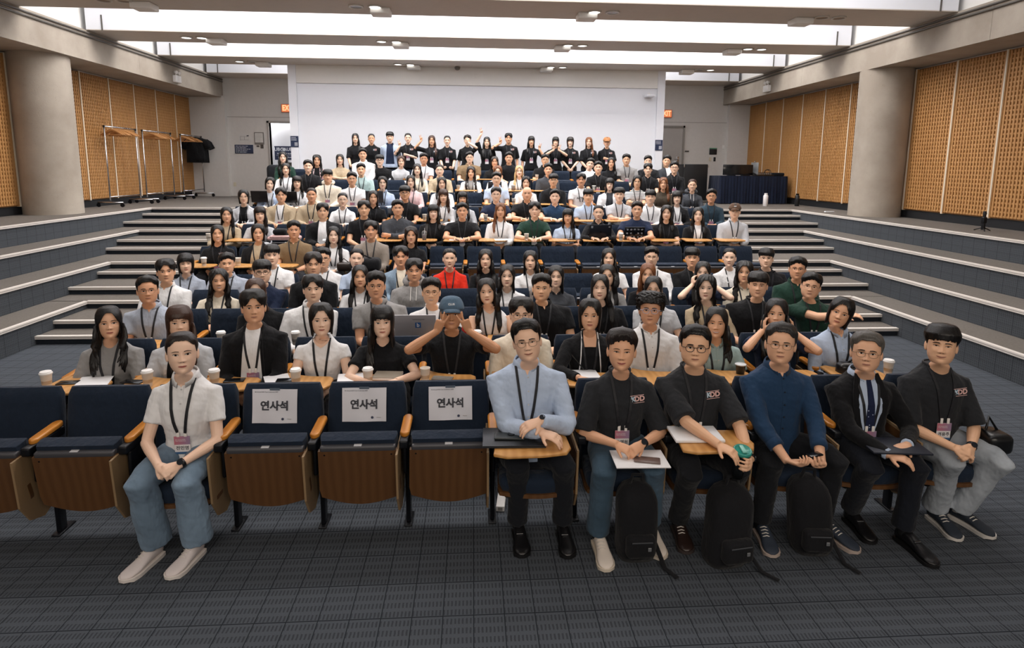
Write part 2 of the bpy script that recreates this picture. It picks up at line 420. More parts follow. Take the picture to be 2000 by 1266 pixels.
EMD = NT('downlight_glow'); EMD.col(srgb('ffffff')); EMD.b.inputs['Emission Color'].default_value = (1, .97, .92, 1); EMD.b.inputs['Emission Strength'].default_value = 3.0
TRIM = plain('downlight_trim', 'c9c5c0', .4)
names = ['nearest', 'second', 'third']
for r, y in enumerate((10.45, 13.25, 16.1)):
    for c, x in enumerate((-5.57, -1.7, 2.15, 6.0)):
        for q, dx in enumerate((-.15, .15)):
            lit = not ((r == 0 and (c == 0 or c == 3 or (c, q) in ((1, 0), (2, 1)))) or (r == 2 and c in (0, 3) and q == (1 if c == 0 else 0)))
            o = empty('downlight', (x + dx, y, 4.70), 0, '%s recessed downlight, %s of pair, %s pair from coat racks on %s beam' % ('lit' if lit else 'unlit', ('left', 'right')[q], ('first', 'second', 'third', 'fourth')[c], names[r]), 'downlight', 'recessed downlights in the beams')
            MB().lathe([(.115, .02), (.118, .0), (.095, -.002), (.09, .012)], 24).build('trim_ring', TRIM, o, smooth=True)
            MB().lathe([(.088, .012), (.088, .006)], 24).build('lamp', EMD.m if lit else plain('downlight_off', '6f6b68', .3, .3), o, smooth=False)
    for c, x in enumerate((-5.2, -1.48, 1.9, 5.58)):
        o = MB().rbox(x - .16, x + .16, y + .02, y + .32, 4.62, 4.72, .02).build('ceiling_speaker', WHITE2, sharp=40)
        tag(o, 'small boxy speaker under %s ceiling beam, %s from coat rack side' % (names[r], ('first', 'second', 'third', 'fourth')[c]), 'speaker', 'boxy fittings under the beams')
o = MB().lathe([(.06, 0), (.075, -.02), (.06, -.07), (.02, -.09)], 20, c=(-.38, 16.35, 4.72)).build('dome_camera', plain('smoked_plastic', '6b6763', .3), smooth=True); tag(o, 'small dark dome camera under third beam above the screen wall', 'camera')
# ------------------------------------------------------------------ wall fittings
NAVY = plain('sign_navy', '1f2c4a', .5); PAPER = plain('paper_white', 'e9e9ee', .7, var=.01); INKW = plain('sign_white_ink', 'dfe3ea', .5); INK = plain('dark_ink', '3a3c44', .7)
def lines(parent, x0, x1, z0, z1, n, y, mat, seed=0, h=.35):
    m = MB(); rnd = random.Random(seed); dz = (z1 - z0) / n
    for i in range(n):
        x = x0; e = x1 - rnd.random() * (x1 - x0) * .35
        while x < e:
            w = min(e - x, (x1 - x0) * rnd.uniform(.06, .2)); m.box(x, x + w, y - .001, y, z1 - i * dz - dz * (.5 + h / 2), z1 - i * dz - dz * (.5 - h / 2)); x += w + (x1 - x0) * .03
    return m.build('printed_text', mat, parent)
def exit_sign(x, y, z, lab):
    o = empty('exit_sign', (x, y, z), 0, lab, 'exit sign')
    MB().rbox(-.2, .2, -.06, 0, -.12, .12, .01).build('housing', plain('exit_housing', 'c9542c', .5), o, sharp=40)
    g = NT('exit_face'); g.col(srgb('f59a68')); g.b.inputs['Emission Color'].default_value = srgb('ff8a52'); g.b.inputs['Emission Strength'].default_value = .45
    MB().box(-.185, .185, -.064, -.06, -.105, .105).build('sign_face', g.m, o)
    e = NT('exit_letters'); e.col(srgb('ffd9b0')); e.b.inputs['Emission Color'].default_value = srgb('ffc48a'); e.b.inputs['Emission Strength'].default_value = 1.0
    t = text('letters', 'EXIT', .19, e.m, o, (0, -.066, 0), bold=.004, spacing=1.0); t.scale = (.85, 1.15, 1)
exit_sign(-5.47, BY, 3.87, 'glowing orange EXIT sign, partly behind the white screen wall, above the open doorway')
exit_sign(5.97, BY, 3.86, 'glowing orange EXIT sign above the closed grey door')
o = empty('wall_plan', (-6.80, BY, 2.99), 0, 'pale framed evacuation plan above the navy sign on the back wall', 'wall plan')
MB().box(-.16, .16, -.012, 0, -.13, .13).build('sheet', plain('plan_paper', 'cfccc8', .6), o)
m = MB(); [m.box(a, b, -.015, -.012, c, d) for a, b, c, d in ((-.12, .1, .04, .045), (-.12, -.115, -.08, .045), (.0, .005, -.06, .045), (-.12, .12, -.06, -.055), (.07, .13, .05, .08))]; m.build('plan_lines', INK, o)
o = empty('notice_frame', (-6.37, BY, 2.98), 0, 'grey framed notice beside the evacuation plan, left of the doorway', 'notice')
MB().box(-.14, .14, -.02, 0, -.18, .18).build('frame', plain('frame_grey', '77726d', .5), o); MB().box(-.115, .115, -.024, -.02, -.12, .155).build('sheet', plain('plan_paper', 'cfccc8', .6), o)
lines(o, -.09, .09, -.1, .13, 6, -.0245, plain('ink_faint', '9b9792', .7), 3, .25)
o = empty('information_sign', (-6.83, BY, 2.66), 0, 'navy sign with lines of white print on the grey back wall', 'sign')
MB().rbox(-.27, .27, -.015, 0, -.13, .13, .006).build('board', NAVY, o, sharp=40); lines(o, -.24, .22, -.11, .11, 5, -.016, INKW, 5, .3)
o = empty('information_sign', (4.99, SYW - .071, 2.80), 0, 'small navy notice with a pale square on the right edge of the screen wall', 'sign')
MB().box(-.1, .1, -.012, 0, -.14, .14).build('board', NAVY, o); lines(o, -.08, .06, .02, .12, 3, -.0125, INKW, 8, .3); MB().box(0, .08, -.014, -.012, -.11, -.02).build('pale_square', plain('sticker_grey', '9da0aa', .6), o)
o = empty('information_sign', (-4.58, SYW - .071, 2.80), 0, 'small navy notice with a pale square on the left edge of the screen wall', 'sign')
MB().box(-.1, .1, -.012, 0, -.14, .14).build('board', NAVY, o); lines(o, -.08, .06, .02, .12, 3, -.0125, INKW, 9, .3); MB().box(0, .08, -.014, -.012, -.11, -.02).build('pale_square', plain('sticker_grey', '9da0aa', .6), o)
def plate(name, x, y, z, w, h, mat, lab, cat):
    o = MB().rbox(x - w / 2, x + w / 2, y - .012, y, z - h / 2, z + h / 2, .004).build(name, mat, sharp=40); tag(o, lab, cat); return o
plate('light_switch', -6.30, BY, 2.75, .09, .13, plain('switch_dark', '4d4843', .5), 'dark light switch left of the open doorway', 'switch')
plate('wall_label', -6.42, BY, 2.75, .08, .05, plain('switch_dark', '4d4843', .5), 'tiny dark label beside the dark light switch', 'label')
plate('power_outlet', -7.16, BY, 1.61, .08, .12, plain('outlet_cream', 'cfc6b0', .5), 'cream power outlet low on the back wall left of the doorway', 'outlet')
plate('door_number_plate', 6.72, BY, 2.72, .13, .045, plain('switch_dark', '4d4843', .5), 'dark number plate beside the closed grey door', 'plate')
cb = plate('control_panel', 7.56, BY, 2.71, .24, .17, plain('panel_black', '1c1f24', .4), 'black control panel with green top on the wall above the black screen case', 'panel')
MB().box(7.44, 7.68, BY - .016, BY, 2.80, 2.83).build('green_edge', plain('green_plastic', '4f8f72', .5), cb)
plate('light_switch', 7.62, BY, 2.48, .07, .13, plain('panel_black', '1c1f24', .4), 'black switch under the control panel', 'switch')
plate('light_switch', 7.48, BY, 2.48, .07, .12, plain('outlet_cream', 'cfc6b0', .5), 'cream switch under the control panel', 'switch')
plate('thermostat', 7.88, BY, 2.86, .06, .12, WHITE2, 'small white thermostat on the wall corner right of the control panel', 'thermostat')
plate('wall_socket', .10, SYW - .05, 4.51, .07, .10, WHITE2, 'small white plate high on the band, nearer the coat racks', 'plate'); plate('wall_socket', .34, SYW - .05, 4.51, .07, .10, WHITE2, 'small white plate high on the band, nearer the draped table', 'plate')
o = empty('wall_camera', (4.68, SYW, 4.08), 0, 'white bracket mounted camera high on the screen wall', 'camera')
MB().rbox(-.03, .03, -.04, 0, -.05, .07, .01).tube([(0, -.02, .02), (0, -.16, .04)], .015, 8).build('bracket', WHITE2, o, sharp=40); MB().rbox(-.13, .1, -.30, -.04, -.04, .02, .02).build('body', WHITE, o, sharp=40)
# banner and printer beyond the doorway
o = empty('banner_sign', (-5.86, 19.75, FZ), 0, 'white stand-up banner with a navy school logo beyond the open doorway', 'banner')
MB().box(-.7, .62, 0, .03, .0, 2.1).build('banner_sheet', WHITE, o); MB().box(-.25, .45, -.006, 0, 1.10, 1.52).build('logo_field', NAVY, o)
text('letters', 'UBC', .14, INKW, o, (-.12, -.008, 1.42), bold=.002); text('letters', 'SAUDER', .14, INKW, o, (.22, -.008, 1.42), bold=.002)
MB().prism([(.015, 1.37), (.075, 1.37), (.075, 1.40), (.045, 1.47), (.015, 1.47)], -.008, -.006, axis='y').build('logo_mark', INKW, o)
text('letters', 'SCHOOL OF BUSINESS', .055, INKW, o, (.10, -.008, 1.29), bold=.0005); MB().box(-.2, .4, -.008, -.006, 1.235, 1.24).build('rule', INKW, o); text('letters', 'Continuing Business', .06, INKW, o, (.1, -.008, 1.18), bold=.0005)
o = empty('printer', (-4.85, 17.6, FZ), 0, 'tall dark office printer with a lit blue display beside the screen wall', 'printer')
G1 = plain('printer_grey', '4a4743', .5); MB().rbox(-.3, .3, -.25, .25, 0, .95, .02).rbox(-.3, -.12, -.25, .25, .95, 1.02, .01).build('cabinet', G1, o, sharp=40)
MB().box(-.2, .25, -.256, -.25, .45, .7).build('paper_bay', BLK, o); e = NT('display_blue'); e.col(srgb('7ea8d8')); e.b.inputs['Emission Color'].default_value = srgb('7fb0e8'); e.b.inputs['Emission Strength'].default_value = .7
MB().box(-.16, .06, -.258, -.25, .82, .87).build('display', e.m, o)
o = MB().rbox(-5.75, -5.35, 17.7, 18.1, FZ + .3, FZ + .95, .12, 4).box(-5.6, -5.5, 17.85, 17.95, FZ, FZ + .3).build('office_chair', plain('chair_charcoal', '262b33', .8), sharp=40); tag(o, 'charcoal office chair in front of the open doorway', 'chair')
# ------------------------------------------------------------------ seats
FAB = cloth('1a2637', 'cotton'); 

def oakm(name, a, b, rough=.35):
    t = NT(name); co = t.coord(scale=(1, 1, 1))
    w = t.n('ShaderNodeTexWave', bands_direction='X'); w.inputs['Scale'].default_value = 6; w.inputs['Distortion'].default_value = 5; w.inputs['Detail'].default_value = 3
    t.l(t.coord(scale=(1, .25, .25)), w.inputs['Vector'])
    t.col(t.mix(w.outputs[0], srgb(a), srgb(b))); t.set(Roughness=rough); t.bump(t.noise(40, co), .1, .002); return t.m
OAK = oakm('armrest_oak', 'b06d22', 'c98535', .3); VEN = oakm('seat_veneer', '5a3c22', '624327', .4); TAB = oakm('tablet_laminate', 'c08a4c', 'cf9a5c', .35)
TABE = plain('tablet_edge', '8f7657', .5)
ROWS = {1: (3.73, 0, .52, .12, -6, 6), 2: (4.78, 0, .515, .125, -6, 6), 3: (5.8, 0, .52, .12, -6, 6), 4: (6.72, 0, .53, .13, -6, 7), 5: (7.68, 0, .53, -.02, -6, 8),
        6: (8.77, 1, .532, -.10, -7, 8), 7: (9.89, 2, .535, .10, -7, 8), 8: (10.95, 3, .535, .14, -8, 8), 9: (12.1, 4, .535, .22, -8, 8), 10: (13.2, 5, .535, .20, -8, 8), 11: (14.2, 6, .54, .10, -8, 8)}
ORD = ['zeroth', 'first', 'second', 'third', 'fourth', 'fifth', 'sixth', 'seventh', 'eighth', 'ninth', 'tenth', 'eleventh', 'twelfth', 'thirteenth', 'fourteenth', 'fifteenth', 'sixteenth', 'seventeenth']
def seat_proto(folded):
    root = bpy.data.objects.new('auditorium_seat', None)
    COL.objects.link(root); root.empty_display_size = .1
    # origin: seat centre on the floor, y = 0 at the top of the backrest; the seat faces -y
    m = MB(); T = Matrix.Translation((0, .0, .61)) @ Matrix.Rotation(math.radians(-9), 4, 'X')
    rows = []
    for z in np.linspace(-.25, .245, 12):
        e = .245 * (1 - .03 * sm(z, .05, .24)); r = []
        k = 1 - .5 * sm(abs(z), .225, .25)
        for q in np.linspace(0, 2 * pi, 40, endpoint=False):
            c, s_ = math.cos(q), math.sin(q); ee = e - (.018 * max(0, (abs(z) - .21) / .04) ** 2)
            x = ee * abs(c) ** .22 * np.sign(c); y = .045 * k * abs(s_) ** .6 * np.sign(s_)
            if s_ < 0: y -= .012 * (1 - (x / .25) ** 2) * k
            r.append(T @ Vector((x, y, z)))
        rows.append(r)
    m.grid(np.array([[tuple(v) for v in r] for r in rows]), cv=True, cap=True).build('backrest', FAB, root, sharp=50)
    if folded: P = Matrix.Translation((0, -.30, .43)) @ Matrix.Rotation(math.radians(-80), 4, 'X')
    else: P = Matrix.Translation((0, -.24, .325)) @ Matrix.Diagonal((1, .9, .9, 1))
    def tr(mb): 
        mb.v = [v @ np.array(P.to_3x3()).T + np.array(P.translation) for v in mb.v]; return mb
    # pan in its own frame: x wide, y front(-) to rear(+), z up
    out = [(-.225, .16), (-.235, -.10)] + [(-.225 + .45 * i / 10, -.155 - .055 * math.sin(pi * i / 10)) for i in range(11)] + [(.235, -.10), (.225, .16)]
    if folded: out = [(x, -y if True else y) for x, y in out]
    sh = MB(); sh.prism(out, -.035, -.008); 
    tr(sh).build('seat_shell', VEN, root, sharp=30)
    cu = MB()
    for i, (f, z) in enumerate(((.93, -.008), (.965, .03), (.975, .055), (.95, .075), (.88, .088), (.5, .093))): pass
    cu.grid(np.array([[(x * f, y * f, z) for x, y in out] for f, z in ((.92, -.008), (.965, .02), (.975, .05), (.95, .075), (.86, .09), (.4, .096))]), cv=True, cap=True)
    if folded:
        V = cu.v[0].copy(); up_ = V[:, 1] < -.05; V[:, 1] = np.where(up_, V[:, 1] * 1.0 - .075 + .25 * np.maximum(0, np.abs(V[:, 0]) - .17), V[:, 1]); cu.v[0] = V
    ch = tr(cu).build('seat_cushion', FAB, root, sharp=60)
    if folded:
        b = MB(); b.rbox(-.215, .215, -.188, -.150, -.036, .012, .012); tr(b).build('front_rail', plain('rail_grey_vinyl', '45454a', .4), root, sharp=40)
        n = MB(); n.box(-.022, .022, -.1895, -.188, -.030, -.008); tr(n).build('number_plate', plain('number_plate_steel', 'cfd0d4', .4), root)
        s2 = MB(); s2.tube([(-.19, -.135, -.0355), (-.19, -.135, -.037)], .005, 10).tube([(.19, -.135, -.0355), (.19, -.135, -.037)], .005, 10); tr(s2).build('shell_screw', DMETAL, root)
    else:
        MB().rbox(-.2, .2, -.36, -.1, .26, .32, .02).build('under_frame', DMETAL, root, sharp=40)
    # one side standard, armrest and stowed tablet per seat, on the seat's left
    a = MB(); pts = [(-.027, -.07), (-.029, .13), (-.02, .155), (0, .165), (.02, .155), (.029, .13), (.027, -.07), (.017, -.09), (0, -.097), (-.017, -.09)]
    st = MB(); st.prism([(x * 1, y) for x, y in pts], 0, .03)
    V = st.arrays()[0]; TT = Matrix.Translation((-.26, -.21, .635)) @ Matrix.Rotation(math.radians(3), 4, 'X'); a.add([tuple(TT @ Vector(v)) for v in V], st.f)
    o = a.build('armrest', OAK, root, sharp=25)
    mod = o.modifiers.new('b', 'BEVEL'); mod.width = .009; mod.segments = 3; mod.limit_method = 'ANGLE'
    MB().rbox(-.285, -.235, -.36, -.05, .585, .635, .01).rbox(-.275, -.245, -.17, -.10, .01, .60, .012).rbox(-.273, -.247, -.30, -.06, .40, .58, .012).rbox(-.285, -.235, -.20, -.04, .0, .012, .005).tube([(-.26, -.15, .52), (-.23, -.15, .52)], .05, 14).build('side_standard', DMETAL, root, sharp=40)
    pl = [(-.42, .58), (-.05, .60), (-.05, .30), (-.12, .20), (-.22, .155), (-.33, .19), (-.40, .30)]
    MB().prism(pl, -.300, -.288, axis='x').build('stowed_tablet', TABE, root, sharp=20)
    MB().prism([(y * .94 - .012, z * .94 + .02) for y, z in pl], -.303, -.3, axis='x').build('tablet_face', VEN, root.children[-1] if False else [c for c in root.children if c.name.startswith('stowed_tablet')][0])
    return root
def tablet(root, right=0):
    """writing tablet swung across in front of the sitter"""
    out = [(-.27, -.62), (-.25, -.44), (-.24, -.30), (-.19, -.28), (-.13, -.33), (-.02, -.37), (.12, -.38), (.155, -.42), (.16, -.56), (.13, -.62), (.0, -.645), (-.2, -.65)]
    o = MB().prism(out, .652, .672).build('writing_tablet', [TAB], root, sharp=20)
    mod = o.modifiers.new('b', 'BEVEL'); mod.width = .006; mod.segments = 2; mod.limit_method = 'ANGLE'
    MB().tube([(-.235, -.30, .56), (-.22, -.34, .645), (-.1, -.45, .65)], .012, 8).build('tablet_arm', DMETAL, o, smooth=True)
    return o
P_UP, P_DN = seat_proto(True), seat_proto(False)
P_TAB = tablet(P_DN)
SEATS = {}
P_TABS = bpy.data.objects['writing_tablet']
def make_seat(r, i, occupied, label, tab=False):
    Y, lv, pitch, x0, i0, i1 = ROWS[r]
    first = P_UP if not occupied else P_DN
    c = copy_tree(first)
    if occupied and not tab:
        for ch in list(c.children):
            if ch.name.startswith('writing_tablet'):
                for g in list(ch.children): bpy.data.objects.remove(g)
                bpy.data.objects.remove(ch)
    c.location = (x0 + pitch * (i + .5), Y, lv * 2 * S)
    c.scale = (pitch / .52, 1, 1)
    tag(c, label, 'seat', 'navy auditorium seats in rows')
    SEATS[(r, i)] = c
    return c
def drop(o):
    for ch in list(o.children): drop(ch)
    bpy.data.objects.remove(o)
# ------------------------------------------------------------------ people
HZ = np.array([-.13, -.09, -.05, -.02, -.008, 0, .008, .02, .04, .06, .08, .10, .13, .155, .175, .195, .21, .219, .2245, .226])
HA_M = np.array([.082, .060, .056, .057, .052, .046, .053, .060, .0675, .0715, .0735, .0755, .0775, .0765, .072, .062, .050, .037, .019, .001])
HA_F = np.array([.070, .051, .048, .050, .045, .037, .044, .052, .0615, .0675, .071, .0735, .0755, .0750, .071, .061, .049, .037, .019, .001])
HF = np.array([.045, .040, .046, .060, .074, .083, .088, .0895, .0895, .0895, .0895, .089, .0915, .0905, .0835, .069, .055, .040, .020, .001])
HB = np.array([.075, .070, .068, .070, .072, .073, .075, .079, .085, .091, .096, .100, .103, .101, .094, .079, .062, .046, .024, .001])
HP = np.array([2, 2, 2, 1.9, 1.75, 1.7, 1.75, 1.85, 2.0, 2.1, 2.15, 2.2, 2.2, 2.15, 2.1, 2, 2, 2, 2, 2])
class Head:
    def __init__(s, male, w=1.0, chub=0.0):
        s.A = (HA_M if male else HA_F) * w
        k = np.exp(-((HZ - .045) / .04) ** 2); s.A = s.A * (1 + chub * k)
        s.male = male
    def prof(s, z): return np.interp(z, HZ, s.A), np.interp(z, HZ, HF), np.interp(z, HZ, HB), np.interp(z, HZ, HP)
    def feat(s, x, z):
        ax = np.abs(x); d = np.zeros_like(x + z)
        t = np.clip((.121 - z) / (.121 - .076), 0, 1)
        N = np.where(z > .076, .003 + .0175 * t ** 1.25, .0205 * np.clip((z - .064) / .012, 0, 1) ** .6) * (z < .124)
        wd = .0065 + .0075 * t
        d = d + N * np.exp(-(x / wd) ** 2)
        d = d + .008 * np.exp(-((ax - .013) / .0055) ** 2 - ((z - .073) / .007) ** 2)
        d = d - .0075 * np.exp(-((ax - .030) / .016) ** 2 - ((z - .109) / .012) ** 2)
        d = d + (.0035 if s.male else .0015) * np.exp(-((ax - .022) / .02) ** 2 - ((z - .128) / .007) ** 2)
        d = d + .004 * np.exp(-(x / .020) ** 2 - ((z - .046) / .012) ** 2)
        d = d - .003 * np.exp(-(x / .018) ** 2 - ((z - .030) / .006) ** 2)
        d = d + .005 * np.exp(-(x / .018) ** 2 - ((z - .012) / .012) ** 2)
        d = d + .003 * np.exp(-((ax - .036) / .016) ** 2 - ((z - .078) / .014) ** 2)
        return d
    def yf(s, x, z):
        a, f, b, p = s.prof(z)
        return -f * np.clip(1 - (np.abs(x) / a) ** p, 0, 1) ** (1 / p) - s.feat(x, z)
    def ring(s, z, th):
        """th 0 = front, +x side positive"""
        a, f, b, p = s.prof(z)
        si, co = np.sin(th), np.cos(th)
        x = a * np.sign(si) * np.abs(si) ** (2 / p)
        y = np.where(co > 0, -f * np.abs(co) ** (2 / p), b * np.abs(co) ** (2 / p))
        return x, y
    def loft(s, nz, nt):
        zs = np.concatenate([np.linspace(-.13, -.03, max(3, nz // 8)), np.linspace(-.02, .14, int(nz * .68)), .14 + .086 * np.sin(np.linspace(0.12, 1, max(5, nz // 4)) * pi / 2)])
        u = np.linspace(-1, 1, nt, endpoint=False); th = pi * (u * .62 + .38 * u ** 3)
        R = []
        for z in zs:
            x, y = s.ring(z, th); fr = np.cos(th) > 0
            y = y - np.where(fr, s.feat(x, np.full_like(x, z)), 0) * sm(np.cos(th), 0, .3)
            R.append(np.stack([x, y, np.full_like(x, z)], 1))
        return np.array(R)
def patch(H, xs, zlo, zhi, nv, off):
    """grid lying off metres in front of the face between the curves zlo(x) and zhi(x)"""
    P = []
    for v in np.linspace(0, 1, nv):
        z = zlo + (zhi - zlo) * v; P.append(np.stack([xs, H.yf(xs, z) - off, z], 1))
    return np.array(P)
SKIN_T = ['e3b292', 'ecc3a8', 'e2ae8c', 'dba482', 'efcab2', 'e6b795']
EYEW = plain('eye_white', 'd9d2cc', .3, var=0); IRIS = plain('iris_dark', '1d120d', .15, var=0); LIPF = plain('lips_rose', 'b0615a', .4, var=0); LIPM = plain('lips_natural', 'b37a68', .5, var=0); TEETH = plain('teeth_white', 'e9e4dc', .3, var=0)
def head_mesh(mb, X, H, sp, lod):
    """add head, ears and features to mb, X maps head coordinates to body coordinates"""
    nz, nt = ((64, 76), (44, 52), (32, 40))[lod]
    mb.grid(X(H.loft(nz, nt)), cv=True, cap=True, m=0)
    for sg in (-1, 1):                                   # ears
        a = H.prof(.105)[0]; P = []
        for u in np.linspace(0, pi, 7):
            r = []
            for q in np.linspace(0, 2 * pi, 10, endpoint=False):
                ex, ez = math.sin(u) * math.cos(q), math.sin(u) * math.sin(q)
                r.append((sg * (a - .004 + .010 * (1 - math.cos(u)) * .8 + .006 * ex), .012 + .017 * ex + .004 * ez, .096 + .031 * ez))
            P.append(r)
        mb.grid(X(np.array(P)), cv=True, m=0)
    smile = sp['smile']; fem = not H.male
    for sg in (-1, 1):
        c, hw = .0305, .0145; ho = .0042 if smile else .0052
        n = (13, 9, 7)[lod]
        t = np.linspace(-1, 1, n); xs = sg * (c + hw * t)
        hi = .1085 + ho * np.sqrt(np.clip(1 - t ** 2, 0, 1)) * 1.0 + .0012 * t; lo = .1085 - ho * .75 * np.clip(1 - t ** 2, 0, 1) + .0012 * t
        if smile: lo = lo + .0015
        mb.grid(X(patch(H, xs, lo, hi, 4, .0012)), m=1)
        ir = .0062; t2 = np.linspace(-1, 1, 9 if lod < 2 else 5); xi = sg * c + ir * t2
        tt = (xi * sg - c) / hw; h2 = np.interp(tt, t, hi); l2 = np.interp(tt, t, lo); cz = .1092; cc = ir * np.sqrt(np.clip(1 - t2 ** 2, 0, 1))
        mb.grid(X(patch(H, xi, np.maximum(cz - cc, l2), np.maximum(np.minimum(cz + cc, h2), np.maximum(cz - cc, l2)), 3, .0018)), m=2)
        lw = .0022 if fem else .0016
        tl = np.linspace(-1.06, 1.12, n); xl = sg * (c + hw * tl); hl = .1085 + ho * np.sqrt(np.clip(1 - (tl / 1.12) ** 2, 0, 1)) * 1.05 + .0014 * tl
        mb.grid(X(patch(H, xl, hl - lw * .35, hl + lw, 2, .0026)), m=2)
        tb = np.linspace(-1, 1, 8); xb = sg * (.0315 + .0185 * tb); zb = .1285 + .0022 * (1 - tb ** 2) - .0028 * np.clip(tb, 0, 1) - .0005
        th = (.0030 if H.male else .0020) * (1 - .55 * np.clip(tb, 0, 1) ** 2)
        mb.grid(X(patch(H, xb, zb - th, zb + th, 2, .0016)), m=3)
    n = (17, 11, 7)[lod]; w = .0255 if smile else .0225; t = np.linspace(-1, 1, n); xs = w * t
    cz = .045 + (.0045 if smile else .0006) * t ** 2; e = np.clip(1 - t ** 2, 0, 1) ** .6
    up_ = .0045 * e * (1 - .25 * np.exp(-(t / .16) ** 2)); lo_ = .0062 * e
    if smile == 2:
        mb.grid(X(patch(H, xs * .86, cz - .0030 * e, cz + .0020 * e, 2, .0022)), m=5)
        mb.grid(X(patch(H, xs, cz + .0018 * e, cz + .0018 * e + up_ * .8, 3, .0020)), m=4)
        mb.grid(X(patch(H, xs, cz - .0030 * e - lo_ * .8, cz - .0030 * e, 3, .0024)), m=4)
    else:
        mb.grid(X(patch(H, xs, cz + .0002 * e, cz + up_, 3, .0020)), m=4)
        mb.grid(X(patch(H, xs, cz - lo_, cz - .0004 * e, 3, .0024)), m=4)
        if lod < 2: mb.grid(X(patch(H, xs * 1.02, cz - .0006, cz + .0006, 2, .0028)), m=3)
    for sg in (-1, 1):
        xn = sg * (.0075 + .0035 * np.linspace(-1, 1, 4)); mb.grid(X(patch(H, xn, np.full(4, .0665), np.full(4, .069), 2, .0012)), m=3)
